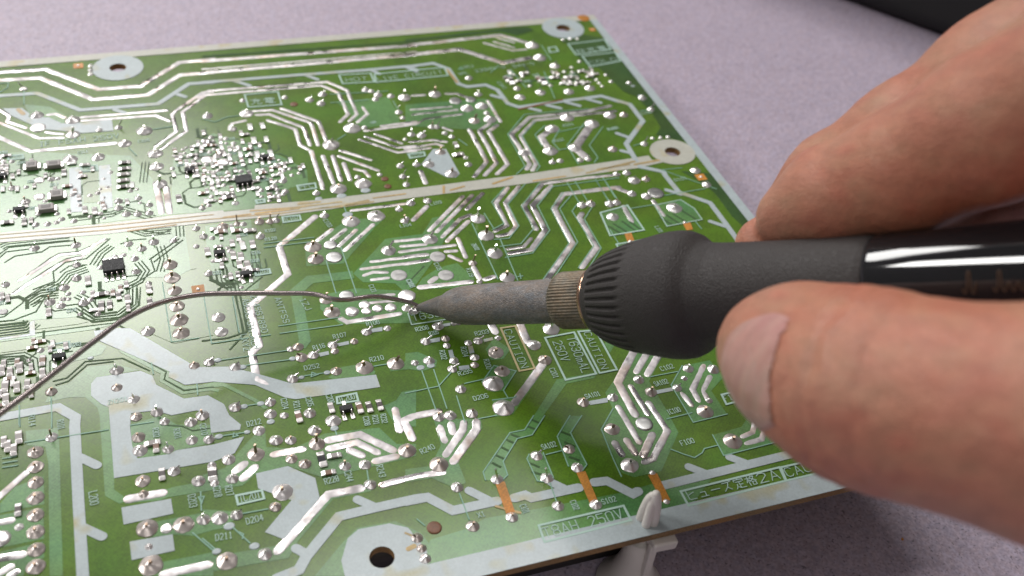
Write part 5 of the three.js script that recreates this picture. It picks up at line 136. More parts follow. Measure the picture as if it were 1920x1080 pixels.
// ------------------------------------------------------------------ materials
const lin = (r, g, b) => new THREE.Color().setRGB(r, g, b);
const std = (o) => new THREE.MeshStandardMaterial(o), phy = (o) => new THREE.MeshPhysicalMaterial(o);
const M = {
  desk: std({ map: deskMap, roughness: 0.55, bumpMap: deskBump, bumpScale: 0.00008 }),
  mask: phy({ color: lin(0.088, 0.188, 0.006), map: maskMap, roughness: 0.7, specularIntensity: 0.3, clearcoat: 0.9, clearcoatRoughness: 0.21 }),
  maskThin: phy({ color: lin(0.045, 0.10, 0.022), map: maskMap, roughness: 0.7, specularIntensity: 0.3, clearcoat: 0.6, clearcoatRoughness: 0.17 }),
  copper: phy({ color: lin(0.11, 0.27, 0.075), map: maskMap, roughness: 0.6, specularIntensity: 0.4, clearcoat: 1, clearcoatRoughness: 0.23 }),
  gap: std({ color: lin(0.035, 0.095, 0.018), map: maskMap, roughness: 0.6 }),
  laminate: std({ color: lin(0.34, 0.21, 0.09), map: maskMap, roughness: 0.7 }),
  print: phy({ color: lin(0.46, 0.53, 0.55), map: printMap, roughness: 0.5, clearcoat: 0.5, clearcoatRoughness: 0.2 }),
  printAged: phy({ color: lin(0.55, 0.545, 0.475), map: printMap, roughness: 0.5, clearcoat: 0.5, clearcoatRoughness: 0.2 }),
  thin: std({ color: lin(0.22, 0.40, 0.30), roughness: 0.5 }),
  letter: std({ color: lin(0.40, 0.56, 0.49), roughness: 0.5 }),
  letterAged: std({ color: lin(0.46, 0.38, 0.19), roughness: 0.5 }),
  flux: std({ color: lin(0.52, 0.38, 0.17), map: maskMap, roughness: 0.4 }),
  scorch: std({ color: lin(0.22, 0.075, 0.02), map: maskMap, roughness: 0.4 }),
  orange: std({ color: lin(0.62, 0.25, 0.035), map: maskMap, roughness: 0.45 }),
  tinned: std({ color: lin(0.62, 0.585, 0.59), map: solderMap, metalness: 0.9, roughness: 1.0, roughnessMap: solderRough }),
  solder: std({ color: lin(0.88, 0.84, 0.83), metalness: 0.85, roughness: 0.32 }),
  molten: std({ color: lin(0.92, 0.9, 0.89), metalness: 1, roughness: 0.1 }),
  solderDull: std({ color: lin(0.72, 0.64, 0.60), metalness: 0.85, roughness: 0.34 }),
  lead: std({ color: lin(0.34, 0.25, 0.19), metalness: 1, roughness: 0.35 }),
  leadBright: std({ color: lin(0.85, 0.82, 0.80), metalness: 1, roughness: 0.2 }),
  disc: std({ color: lin(0.60, 0.59, 0.58), map: solderMap, metalness: 0.8, roughness: 0.55 }),
  discSilver: std({ color: lin(0.74, 0.73, 0.72), map: solderMap, metalness: 1, roughness: 0.34 }),
  chipDark: std({ color: lin(0.05, 0.035, 0.032), roughness: 0.42 }),
  chipBrown: std({ color: lin(0.20, 0.11, 0.07), roughness: 0.45 }),
  chipGrey: std({ color: lin(0.32, 0.29, 0.28), roughness: 0.5 }),
  chipWhite: std({ color: lin(0.75, 0.76, 0.74), roughness: 0.4 }),
  icBlack: std({ color: lin(0.022, 0.022, 0.024), roughness: 0.42, bumpMap: rubberBump, bumpScale: 0.00003 }),
  rubber: std({ color: lin(0.030, 0.025, 0.024), roughness: 0.6, bumpMap: rubberBump, bumpScale: 0.00012 }),
  gloss: phy({ color: lin(0.008, 0.008, 0.010), roughness: 0.8, specularIntensity: 0.2, clearcoat: 1, clearcoatRoughness: 0.05 }),
  script: std({ color: lin(0.055, 0.028, 0.014), roughness: 0.5 }),
  barrel: std({ color: lin(0.33, 0.30, 0.285), map: metalMap, metalness: 0.45, roughness: 0.62, bumpMap: rubberBump, bumpScale: 0.0001 }),
  brass: std({ color: lin(0.33, 0.275, 0.21), map: metalMap, metalness: 0.6, roughness: 0.5 }),
  rim: std({ color: lin(0.45, 0.29, 0.20), metalness: 1, roughness: 0.22 }),
  tip: std({ color: lin(0.28, 0.25, 0.235), map: metalMap, metalness: 0.5, roughness: 0.5, bumpMap: rubberBump, bumpScale: 0.0001 }),
  wire: std({ color: lin(0.50, 0.43, 0.42), metalness: 1, roughness: 0.26 }),
  nylon: phy({ color: lin(0.82, 0.77, 0.72), roughness: 0.45, transmission: 0.12, thickness: 0 }),
  skin: phy({ map: skinMap, vertexColors: true, roughness: 0.45, bumpMap: skinBump, bumpScale: 0.0001, sheen: 0.25, sheenRoughness: 0.5, sheenColor: lin(0.9, 0.55, 0.45) }),
  nail: phy({ color: lin(0.50, 0.255, 0.215), map: skinMap, roughness: 0.34, clearcoat: 0.25, clearcoatRoughness: 0.35 }),
  nailEdge: phy({ color: lin(0.72, 0.58, 0.47), roughness: 0.35 }),
  black: std({ color: lin(0.012, 0.012, 0.012), roughness: 0.7 }),
  underside: std({ color: lin(0.03, 0.026, 0.024), roughness: 0.6 }),
};

// ------------------------------------------------------------------ flat geometry on the board (x right, z to the viewer, y up)
const UVS = 1 / 70;                                  // one texture tile is 70 mm
function plan(g) {                                   // uv from the plan position
  const p = g.attributes.position, uv = new Float32Array(p.count * 2);
  for (let i = 0; i < p.count; i++) { uv[2 * i] = p.getX(i) / U * UVS; uv[2 * i + 1] = p.getZ(i) / U * UVS + p.getY(i) / U * UVS; }
  g.setAttribute('uv', new THREE.BufferAttribute(uv, 2)); return g;
}
const inside = (x, z, f) => { let c = false; for (let i = 0, j = f.length - 2; i < f.length; j = i, i += 2) if ((f[i + 1] > z) !== (f[j + 1] > z) && x < (f[j] - f[i]) * (z - f[i + 1]) / (f[j + 1] - f[i + 1]) + f[i]) c = !c; return c; };
function slab(flatPts, y0, y1, holes = D_HOLES) {    // a plate with that outline between two heights
  const s = new THREE.Shape();
  for (let i = 0; i < flatPts.length; i += 2) s[i ? 'lineTo' : 'moveTo'](flatPts[i] * U, -flatPts[i + 1] * U);
  for (const [x, z, r] of holes) if (inside(x, z, flatPts)) { const h = new THREE.Path(); h.absarc(x * U, -z * U, r * U, 0, Math.PI * 2, true); s.holes.push(h); }
  const g = new THREE.ExtrudeGeometry(s, { depth: (y1 - y0) * U, bevelEnabled: false, curveSegments: 28 });
  g.rotateX(-Math.PI / 2); g.translate(0, y0 * U, 0);
  return plan(g);
}
function offsets(p, closed) {                        // unit mitre normals of a polyline
  const n = p.length, out = [];
  for (let i = 0; i < n; i++) {
    const a = p[closed ? (i + n - 1) % n : Math.max(0, i - 1)], b = p[i], c = p[closed ? (i + 1) % n : Math.min(n - 1, i + 1)];
    const d0 = new THREE.Vector2(b[0] - a[0], b[1] - a[1]), d1 = new THREE.Vector2(c[0] - b[0], c[1] - b[1]);
    if (d0.length() < 1e-6) d0.copy(d1); if (d1.length() < 1e-6) d1.copy(d0);
    d0.normalize(); d1.normalize();
    const m = new THREE.Vector2(-(d0.y + d1.y), d0.x + d1.x); if (m.length() < 1e-4) m.set(-d1.y, d1.x); m.normalize();
    const k = 1 / Math.max(0.5, Math.abs(m.dot(new THREE.Vector2(-d1.y, d1.x))));
    out.push([m.x * k, m.y * k]);
  }
  return out;
}
const pairs = (f) => { const p = []; for (let i = 0; i < f.length; i += 2) p.push([f[i], f[i + 1]]); return p; };
function outlineOf(p, w, closed, round) {            // outline of a stroke of width w, with round ends
  const o = offsets(p, closed), L = [], R = [];
  p.forEach((q, i) => { L.push([q[0] + o[i][0] * w / 2, q[1] + o[i][1] * w / 2]); R.push([q[0] - o[i][0] * w / 2, q[1] - o[i][1] * w / 2]); });
  const cap = (c, from) => { const a0 = Math.atan2(from[1] - c[1], from[0] - c[0]), r = []; for (let i = 1; i < 6; i++) r.push([c[0] + Math.cos(a0 - Math.PI * i / 6) * w / 2, c[1] + Math.sin(a0 - Math.PI * i / 6) * w / 2]); return r; };
  const pts = [...L]; if (round) pts.push(...cap(p[p.length - 1], L[L.length - 1]));
  pts.push(...R.reverse()); if (round) pts.push(...cap(p[0], R[R.length - 1]));
  return pts.flat();
}
function strokeSheet(strokes, w, y0, y1) {           // thin printed strokes: boxes along every segment, joined into one geometry
  const P = [], I = [];
  for (const s of strokes) for (let i = 0; i + 1 < s.length; i++) {
    const [a, b] = [s[i], s[i + 1]], dx = b[0] - a[0], dz = b[1] - a[1], l = Math.hypot(dx, dz) || 1e-6, tx = dx / l * w * 0.45, tz = dz / l * w * 0.45, nx = -dz / l * w / 2, nz = dx / l * w / 2, k = P.length / 3;
    const q = [[a[0] - tx + nx, a[1] - tz + nz], [b[0] + tx + nx, b[1] + tz + nz], [b[0] + tx - nx, b[1] + tz - nz], [a[0] - tx - nx, a[1] - tz - nz]];
    const up = y1 + i * 0.0012;
    for (const y of [up, y0]) for (const c of q) P.push(c[0] * U, y * U, c[1] * U);
    I.push(k, k + 1, k + 2, k, k + 2, k + 3);
    for (let e = 0; e < 4; e++) { const f = (e + 1) % 4; I.push(k + e, k + 4 + e, k + f, k + f, k + 4 + e, k + 4 + f); }
  }
  let g = new THREE.BufferGeometry(); g.setAttribute('position', new THREE.Float32BufferAttribute(P, 3)); g.setIndex(I);
  g = g.toNonIndexed(); g.computeVertexNormals(); return plan(g);
}
function bead(f, w, h, ph) {                         // a tinned track: rounded solder bead with round ends, slightly uneven
  const c = pairs(f), p = [];
  for (let i = 0; i + 1 < c.length; i++) {
    const l = Math.hypot(c[i + 1][0] - c[i][0], c[i + 1][1] - c[i][1]), n = Math.max(1, Math.round(l / 1.1));
    for (let k = 0; k < n; k++) p.push([c[i][0] + (c[i + 1][0] - c[i][0]) * k / n, c[i][1] + (c[i + 1][1] - c[i][1]) * k / n]);
  }
  p.push(c[c.length - 1]);
  const ext = (a, b, s) => { const l = Math.hypot(a[0] - b[0], a[1] - b[1]) || 1; return [a[0] + (a[0] - b[0]) / l * s, a[1] + (a[1] - b[1]) / l * s]; };
  const r = w / 2, head = [0.98, 0.86, 0.5].map((s) => ext(p[0], p[1], r * s)), tail = [0.5, 0.86, 0.98].map((s) => ext(p[p.length - 1], p[p.length - 2], r * s));
  const all = [...head, ...p, ...tail], k = [0.2, 0.5, 0.86], wid = [...k, ...p.map(() => 1), ...k.slice().reverse()], o = offsets(all, false);
  const T = [-1, -0.93, -0.72, -0.38, 0, 0.38, 0.72, 0.93, 1], P = [], I = [], m = T.length;
  all.forEach((q, i) => {
    const a = wid[i] * r * (1 + 0.10 * perlin.noise(q[0] * 0.9, q[1] * 0.9, ph)), hh = h * (0.35 + 0.65 * wid[i]) * (1 + 0.5 * perlin.noise(q[0] * 0.55, q[1] * 0.55, ph + 4)), lean = 0.25 * perlin.noise(q[0] * 0.35, q[1] * 0.35, ph + 9);
    T.forEach((t) => P.push((q[0] + o[i][0] * a * t) * U, (hh * Math.pow(1 - t * t, 0.6) * (1 + lean * t) - (Math.abs(t) === 1 ? 0.05 : 0)) * U, (q[1] + o[i][1] * a * t) * U));
    if (i) for (let e = 0; e + 1 < m; e++) { const b = (i - 1) * m + e; I.push(b, b + 1, b + m, b + 1, b + m + 1, b + m); }
  });
  const g = new THREE.BufferGeometry(); g.setAttribute('position', new THREE.Float32BufferAttribute(P, 3)); g.setIndex(I); g.computeVertexNormals();
  return plan(g);
}

// ------------------------------------------------------------------ stroke lettering
const FONT = {};
for (const row of `A 0,0 2,6 4,0;.7,2 3.3,2|B 0,0 0,6 3,6 4,5 4,4 3,3 0,3;3,3 4,2 4,1 3,0 0,0|C 4,5 3,6 1,6 0,5 0,1 1,0 3,0 4,1|D 0,0 0,6 2.6,6 4,4.6 4,1.4 2.6,0 0,0|E 4,6 0,6 0,0 4,0;0,3 3,3|F 4,6 0,6 0,0;0,3 3,3|G 4,5 3,6 1,6 0,5 0,1 1,0 3,0 4,1 4,3 2.2,3|H 0,0 0,6;4,0 4,6;0,3 4,3|I 2,0 2,6;1,0 3,0;1,6 3,6|J 4,6 4,1 3,0 1,0 0,1|K 0,0 0,6;4,6 0,2.6;1.3,3.6 4,0|L 0,6 0,0 4,0|M 0,0 0,6 2,3 4,6 4,0|N 0,0 0,6 4,0 4,6|O 1,0 0,1 0,5 1,6 3,6 4,5 4,1 3,0 1,0|P 0,0 0,6 3,6 4,5 4,4 3,3 0,3|R 0,0 0,6 3,6 4,5 4,4 3,3 0,3;2,3 4,0|S 4,5 3,6 1,6 0,5 0,4 1,3 3,3 4,2 4,1 3,0 1,0 0,1|T 0,6 4,6;2,6 2,0|U 0,6 0,1 1,0 3,0 4,1 4,6|V 0,6 2,0 4,6|X 0,0 4,6;0,6 4,0|Y 0,6 2,3 4,6;2,3 2,0|Z 0,6 4,6 0,0 4,0|0 1,0 0,1 0,5 1,6 3,6 4,5 4,1 3,0 1,0|1 1,5 2,6 2,0;1,0 3,0|2 0,5 1,6 3,6 4,5 4,4 0,0 4,0|3 0,5 1,6 3,6 4,5 4,4 3,3 1.5,3;3,3 4,2 4,1 3,0 1,0 0,1|4 3,0 3,6 0,2 4,2|5 4,6 0,6 0,3.4 3,3.6 4,2.6 4,1 3,0 1,0 0,1|6 4,5 3,6 1,6 0,5 0,1 1,0 3,0 4,1 4,2.5 3,3.4 0,3|7 0,6 4,6 1.6,0|8 1,3 0,4 0,5 1,6 3,6 4,5 4,4 3,3 1,3 0,2 0,1 1,0 3,0 4,1 4,2 3,3|9 0,1 1,0 3,0 4,1 4,5 3,6 1,6 0,5 0,3.6 1,2.7 4,3|- .6,3 3.4,3|m 0,0 0,3.6;0,3 .7,3.7 1.6,3.5 2,3 2,0;2,3 2.8,3.7 3.6,3.5 4,3 4,0|充 2.5,6.4 2.5,5.6;0,5.3 5,5.3;1.9,5.1 1.2,3.9 3.8,4.1;3.2,4.9 4.2,3.5;1.9,3.4 1.7,1.6 .2,0;3.2,3.4 3.2,.5 3.7,.1 4.9,.1 5,1|電 .9,6.3 4.1,6.3;0,4.3 .1,5.5 4.9,5.5 4.8,4.4;2.5,6.3 2.5,3.7;1.2,4.9 1.8,4.9;3.2,4.9 3.8,4.9;1.2,4.2 1.8,4.2;3.2,4.2 3.8,4.2;.8,3.2 4.1,3.2 4.1,1.1 .8,1.1 .8,3.2;.8,2.1 4.1,2.1;2.5,3.2 2.5,.2 4.9,.2 5,.9|非 1.7,6.3 1.7,1.5 .4,0;3.3,6.3 3.3,0;.2,5.2 1.7,5.2;.2,3.6 1.7,3.6;0,1.8 1.7,2.1;3.3,5.2 4.9,5.2;3.3,3.6 4.9,3.6;3.3,2 5,2|ヒ .7,6 .7,1 1.3,.4 4.3,.4;4,4.6 .7,3.2|ュ 1,3.3 3.3,3.3 3.1,.5;.5,.5 4.2,.5|ー .2,3 4.6,3|ズ .5,5.4 3.6,5.4 2.4,2.6 .2,.3;2.3,2.5 4,.6;4,6.4 4.4,5.6;4.7,6.5 5,5.8|定 2.5,6.4 2.5,5.7;.2,4.6 .2,5.6 4.8,5.6 4.8,4.6;1,4.2 4,4.2;2.5,4.2 2.5,.5;2.5,2.4 4,2.4;1.3,2.8 .9,1.2 0,0;.9,1.3 2.4,.3 5,.1|格 1.2,6.4 1.2,0;0,4.8 2.3,4.8;1.1,4.6 .1,2.2;1.3,3.9 2.1,3;3.2,6.4 2.2,4.3;3,5.6 4.5,5.6 3.6,4 2,2.6;2.6,4.6 5,2.6;2.8,2.2 4.5,2.2 4.5,.2 2.8,.2 2.8,2.2`.split('|')) {
  FONT[row[0]] = row.slice(2).split(';').map((s) => s.split(' ').map((q) => q.split(',').map(Number)));
}
function lettering(text, h, x0, z0, x1, z1, y) {     // text along the baseline from one point to the other, h tall
  const l = Math.hypot(x1 - x0, z1 - z0), d = [(x1 - x0) / l, (z1 - z0) / l], n = [d[1], -d[0]], step = l / (text.length - 0.18), sx = step * 0.72 / 4.2, sy = h / 6, S = [];
  [...text].forEach((c, i) => { for (const s of FONT[c] ?? []) S.push(s.map(([a, b]) => { const u = i * step + a * (c > '~' ? sx * 0.92 : sx), v = b * sy; return [x0 + d[0] * u + n[0] * v, z0 + d[1] * u + n[1] * v]; })); });
  return strokeSheet(S, Math.max(0.12, h * 0.08), y - 0.04, y);
}

// ------------------------------------------------------------------ desk
const desk = new THREE.BoxGeometry(3.2, 0.03, 3.2); desk.translate(0, -0.015, 0);
{ const p = desk.attributes.position, uv = desk.attributes.uv; for (let i = 0; i < p.count; i++) uv.setXY(i, p.getX(i) / 0.13, p.getZ(i) / 0.13 + p.getY(i) / 0.13); }
const deskTop = mesh('desk_top', desk, M.desk, scene); deskTop.position.set(0, -DESK * U, -0.6);
deskTop.userData = { kind: 'structure', label: 'pale lilac grey speckled desk top', category: 'desk top' };

// ------------------------------------------------------------------ circuit board
const board = new THREE.Group(); board.name = 'circuit_board'; scene.add(board);
board.userData = { label: 'green printed circuit board lying solder side up on the desk', category: 'circuit board' };
const X0 = -185, X1 = 68, Z0 = -119.6, Z1 = 68.4, edge = [X0, Z0, X1, Z0, X1, Z1, X0, Z1];
mesh('laminate', slab(edge, -1.6, -0.04), M.laminate, board);
mesh('solder_mask', slab(edge, -0.04, 0), M.mask, board);
D_COPPER.forEach((f, i) => mesh('copper_area', slab(f, -0.02, 0.03 + i * 0.0006), M.copper, board));
D_STRIPS.forEach(([w, f], i) => mesh('copper_track', slab(outlineOf(pairs(f), w, false, false), -0.02, 0.0605 + i * 0.0006), M.copper, board));
D_GAPS.forEach((f, i) => mesh('bare_mask_area', slab(f, 0.03, 0.066 + i * 0.0007), i < 5 ? M.mask : M.maskThin, board));
D_GAPLINES.forEach(([w, f], i) => mesh('mask_gap', strokeSheet([pairs(f)], w, 0.03, 0.073 + (i % 9) * 0.0015), M.gap, board));
D_LANDS.forEach((f, i) => mesh('white_print_area', slab(f, 0.03, 0.09 + (i % 5) * 0.002), i ? M.print : M.printAged, board));
D_STRIPES.forEach(([w, f], i) => mesh('white_print_stripe', slab(outlineOf(pairs(f), w, false, true), 0.03, 0.1 + (i % 7) * 0.003), M.print, board));
for (const [i, f] of [[X0, Z0, X1, Z0, X1, Z0 + 3.2, X0, Z0 + 3.2], [X1 - 2.5, Z0 + 3.2, X1, Z0 + 3.2, X1, Z1 - 4.6, X1 - 2.5, Z1 - 4.6], [X0, Z1 - 4.6, X1, Z1 - 4.6, X1, Z1, X0, Z1]].entries()) mesh('border_stripe', slab(f, 0.03, 0.122 + i * 0.002), i ? M.print : M.printAged, board);
for (const [x, z, r, q] of D_RINGS) {
  const o = []; for (let i = 0; i < 56; i++) o.push(x + Math.cos(i / 28 * Math.PI) * r, z + Math.sin(i / 28 * Math.PI) * r * (z > -60 ? 0.95 : 1));
  mesh('mounting_ring', slab(o, 0.03, 0.132), z > -60 ? M.printAged : M.print, board);
}
for (const [w, f, k] of D_STAINS) mesh(k ? 'scorched_line' : 'flux_stain', slab(outlineOf(pairs(f), w, false, true), 0.03, 0.142), k ? M.scorch : M.flux, board);
for (const f of D_SLOTS) mesh('bare_laminate_slot', slab(f, 0.02, 0.145), M.orange, board);
for (const [x, z, s] of D_VIAS) {
  const v = mesh('bare_laminate_pad', slab([x - s / 2, z - s / 2, x + s / 2, z - s / 2, x + s / 2, z + s / 2, x - s / 2, z + s / 2], 0.02, 0.13), M.orange, board);
  mesh('solder_dot', new THREE.SphereGeometry(s * 0.16 * U, 12, 8).scale(1, 0.6, 1).translate(x * U, 0.15 * U, z * U), M.solder, v);
}
for (const f of D_LINES) mesh('printed_line', strokeSheet([pairs(f)], 0.22, 0.06, 0.15), M.thin, board);
D_FRAMES.forEach((f, i) => { const p = pairs(f); p.push(p[0]); mesh('printed_frame', strokeSheet([p], p.length > 5 ? 0.25 : 0.42, 0.06, 0.156), D_AGEDFRAME.includes(i) ? M.letterAged : M.letter, board); });
for (const [t, h, a, b, c, d] of D_TEXTS) mesh('printed_lettering', lettering(t, h, a, b, c, d, 0.162), M.letter, board);
D_TRACES.forEach(([w, f], i) => mesh('tinned_track', bead(f, w * 1.12, Math.min(0.12, 0.05 + w * 0.04), i * 1.7), M.tinned, board));

// flat round lands
for (const [x, z, r, k] of D_FLATS) {
  const h = k === 'w' ? 0.165 : k === 's' ? 0.3 : 0.2, pr = [[0, h], [r * 0.55, h], [r * 0.85, h * 0.86], [r * 0.97, h * 0.6], [r, 0]].map(([a, b]) => new THREE.Vector2(a * U, b * U)).reverse();
  const m = mesh(k === 'w' ? 'white_print_dot' : k === 'b' ? 'scorched_pad' : k === 'o' ? 'bare_laminate_hole' : 'test_pad', plan(new THREE.LatheGeometry(pr, 28)), { w: M.print, s: M.discSilver, g: M.disc, b: M.scorch, o: M.orange }[k], board);
  m.position.set(x * U, 0, z * U);
  if (k === 'w') m.scale.z = 0.8;
}

// solder joints: a few cast shapes, shared
function jointShape(flat, v) {
  const pr = (flat ? [[1, -0.02], [0.985, 0.05], [0.93, 0.14], [0.78, 0.25], [0.55, 0.33], [0.28, 0.37], [0, 0.38]] : [[1, -0.02], [0.985, 0.04], [0.94, 0.11], [0.84, 0.21], [0.70, 0.34], [0.55, 0.49], [0.42, 0.63], [0.31, 0.74], [0.19, 0.82], [0, 0.86]]).map(([a, b]) => new THREE.Vector2(a, b));
  const g = new THREE.LatheGeometry(pr, 26), p = g.attributes.position;
  for (let i = 0; i < p.count; i++) {
    const x = p.getX(i), y = p.getY(i), z = p.getZ(i), k = 1 + 0.11 * perlin.noise(x * 1.3 + v * 3.7, y * 1.4, z * 1.3 + v) + 0.05 * perlin.noise(x * 3.5, y * 3 + v * 2, z * 3.5);
    p.setXYZ(i, x * k + y * 0.06 * Math.sin(v * 2.1), y * (0.88 + 0.12 * Math.sin(v * 1.3)) * (1 + 0.16 * perlin.noise(x * 1.5, v * 2.2, z * 1.5)), z * k + y * 0.06 * Math.cos(v * 1.7));
  }
  g.computeVertexNormals();
  { const n = g.attributes.normal, rows = pr.length; for (let r = 0; r < rows; r++) { const a = r, b = 26 * rows + r; const x = n.getX(a) + n.getX(b), y = n.getY(a) + n.getY(b), z = n.getZ(a) + n.getZ(b), l = Math.hypot(x, y, z) || 1; n.setXYZ(a, x / l, y / l, z / l); n.setXYZ(b, x / l, y / l, z / l); } }
  return g;
}
const cones = [0, 1, 2, 3, 4, 5, 6, 7].map((v) => jointShape(false, v)), domes = [0, 1, 2, 3].map((v) => jointShape(true, v + 0.5));
const leadShape = (() => { const g = new THREE.CylinderGeometry(0.8, 1, 1, 9, 3); g.translate(0, 0.5, 0); const p = g.attributes.position; for (let i = 0; i < p.count; i++) if (p.getY(i) > 0.99) p.setY(i, 1 + p.getX(i) * 0.05); g.computeVertexNormals(); return g; })();
const order = D_JOINTS.map((j, i) => [j, i]).sort((a, b) => b[0][2] - a[0][2]), rest = [];
order.forEach(([[x, z, r, dx, hl, fl], i], rank) => {
  const isFlat = fl === 'f', shape = isFlat ? domes[i % 4] : cones[i % 8], hgt = (isFlat ? 0.7 : r > 1.3 ? 0.62 : 0.8) * (0.9 + 0.2 * rnd()), mat = fl === 'b' ? M.solderDull : M.solder;
  const turn = rnd() * 6.283, R = r * 1.02;
  if (rank >= 298) { const g = shape.clone(); g.scale(R * U, R * hgt * U, R * U); g.rotateY(turn); g.translate(x * U, 0.06 * U, z * U); rest.push(g); return; }
  const j = mesh('solder_joint', shape, mat, board);
  j.position.set(x * U, 0.06 * U, z * U); j.scale.set(R * U, R * hgt * U, R * U); j.rotation.y = turn;
  if (!isFlat && (hl > 0 || r > 0.85)) {
    const top = 0.78 * hgt * R, len = hl > 0 ? Math.max(hl, top + 0.35) : top + 0.12 + 0.35 * rnd(), side = hl > 0 ? dx : (rnd() - 0.5) * 0.2;
    const tipP = V3(side, len, hl > 0 ? -Math.abs(dx) * 0.15 : 0), from = V3(0, top * 0.45, 0), d = tipP.clone().sub(from), rad = Math.min(0.36, Math.max(0.17, R * 0.2));
    const g = new THREE.Object3D(); g.quaternion.setFromUnitVectors(V3(0, 1, 0), d.clone().normalize()); g.position.copy(from); g.scale.set(rad, d.length(), rad); g.updateMatrix();
    const un = new THREE.Matrix4().compose(V3(0, 0, 0), new THREE.Quaternion().setFromAxisAngle(V3(0, 1, 0), turn), V3(R, R * hgt, R)).invert();
    const lg = leadShape.clone(); lg.applyMatrix4(un.multiply(g.matrix)); lg.computeVertexNormals();
    mesh('component_lead', lg, fl === 'b' || (hl > 0 && Math.abs(dx) < 0.3 && i % 2) ? M.lead : M.leadBright, j);
  }
});
{ // freshly molten solder at the iron's tip
  const g = new THREE.SphereGeometry(1.15 * U, 28, 18, 0, Math.PI * 2, 0, Math.PI / 2).scale(1.25, 0.95, 0.95), p = g.attributes.position;
  for (let i = 0; i < p.count; i++) { const k = 1 + 0.16 * perlin.noise(p.getX(i) / U * 1.1, p.getY(i) / U * 1.3, p.getZ(i) / U * 1.1 + 3); p.setXYZ(i, p.getX(i) * k, p.getY(i) * k, p.getZ(i) * k); }
  g.computeVertexNormals(); mesh('molten_solder', g, M.molten, board).position.set(-22.9 * U, 0.05 * U, 2.6 * U);
}
if (rest.length) mesh('small_solder_joints', mergeGeometries(rest), M.solder, board).userData.kind = 'stuff';

// surface-mount parts
const chipBody = new RoundedBoxGeometry(1.15 * U, 0.5 * U, 1.7 * U, 2, 0.08 * U), chipEnd = (() => {
  const g = new RoundedBoxGeometry(1.2 * U, 0.56 * U, 0.95 * U, 3, 0.16 * U), p = g.attributes.position;
  for (let i = 0; i < p.count; i++) { const t = (p.getZ(i) / U + 0.475) / 0.95; if (p.getY(i) > 0 && t > 0.35) p.setY(i, p.getY(i) * (1 - 0.75 * Math.min(1, (t - 0.35) / 0.65))); }
  g.computeVertexNormals(); return g;
})();
const chipMat = { d: M.chipDark, b: M.chipBrown, g: M.chipGrey, w: M.chipWhite, D: M.icBlack };
D_CHIPS.forEach(([x, z, way, k, sz = 1], i) => {
  const c = mesh('chip_resistor', chipBody, chipMat[k], board); c.position.set(x * U, 0.32 * U, z * U); c.rotation.y = (way === 'h' ? Math.PI / 2 : 0) + (rnd() - 0.5) * 0.12;
  c.scale.setScalar(sz * (0.88 + 0.2 * rnd())); if (k === 'D') c.scale.multiplyScalar(1.35);
  for (const s of [-1, 1]) { const e = mesh('solder_end', chipEnd, M.solder, c); e.position.set(0, 0.015 * U, s * 1.02 * U); if (s < 0) e.rotation.y = Math.PI; }
});
const pinShape = (() => { const c = new THREE.CatmullRomCurve3([[0, 0.75, 0], [0, 0.78, 0.35], [0, 0.5, 0.6], [0, 0.12, 0.7], [0, 0.06, 1.2]].map((q) => V3(...q).multiplyScalar(U))); const g = new THREE.TubeGeometry(c, 10, 0.2 * U, 6); return g; })();
const padShape = new RoundedBoxGeometry(0.8 * U, 0.24 * U, 1.5 * U, 2, 0.1 * U);
for (const [x, z, w, h, n] of D_ICS) {
  const c = mesh('controller_chip', new RoundedBoxGeometry(w * U, 1.3 * U, h * U, 3, 0.14 * U), M.icBlack, board); c.position.set(x * U, 0.85 * U, z * U); c.rotation.y = 0.03;
  for (const s of [-1, 1]) for (let i = 0; i < n; i++) {
    const px = (i - (n - 1) / 2) * 1.15 * U;
    const q = mesh('pin', pinShape, M.leadBright, c); q.position.set(px, -0.8 * U, s * (h / 2 - 0.1) * U); if (s < 0) q.rotation.y = Math.PI;
    const d = mesh('solder_pad', padShape, M.solder, c); d.position.set(px, -0.76 * U, s * (h / 2 + 1.15) * U);
  }
}
for (const [x, z] of D_SOTS) {
  const c = mesh('transistor', new RoundedBoxGeometry(2.5 * U, 1.0 * U, 1.35 * U, 3, 0.12 * U), M.icBlack, board); c.position.set(x * U, 0.62 * U, z * U); c.rotation.y = (rnd() - 0.5) * 0.1;
  for (const [px, s] of [[-0.8, 1], [0.8, 1], [0, -1]]) {
    const q = mesh('pin', pinShape, M.leadBright, c); q.position.set(px * U, -0.57 * U, s * 0.6 * U); if (s < 0) q.rotation.y = Math.PI;
    const d = mesh('solder_pad', padShape, M.solder, c); d.position.set(px * U, -0.52 * U, s * 1.7 * U);
  }
}
for (const [x, z, w, h] of D_SQUARES) {
  const c = mesh('diode_package', new RoundedBoxGeometry(w * U, 1.1 * U, h * U, 3, 0.15 * U), M.chipGrey, board); c.position.set(x * U, 0.7 * U, z * U);
  mesh('top_mark', new RoundedBoxGeometry(w * 0.62 * U, 0.1 * U, h * 0.56 * U, 2, 0.04 * U), M.chipDark, c).position.y = 0.53 * U;
  for (const s of [-1, 1]) { const d = mesh('solder_end', new RoundedBoxGeometry(0.9 * U, 0.6 * U, h * 0.9 * U, 3, 0.2 * U), M.solder, c); d.position.set(s * (w / 2 + 0.25) * U, -0.4 * U, 0); }
}
// the parts on the far side that the board rests on
for (const [x, z, w, d] of [[-60, 20, 46, 40], [-20, -60, 30, 36], [-110, -50, 40, 50], [20, 10, 26, 30], [-32, 46, 78, 26]]) mesh('underside_component', new RoundedBoxGeometry(w * U, (DESK - 1.62) * U, d * U, 3, 2 * U).translate(x * U, -(1.61 + (DESK - 1.62) / 2) * U, z * U), M.underside, board);

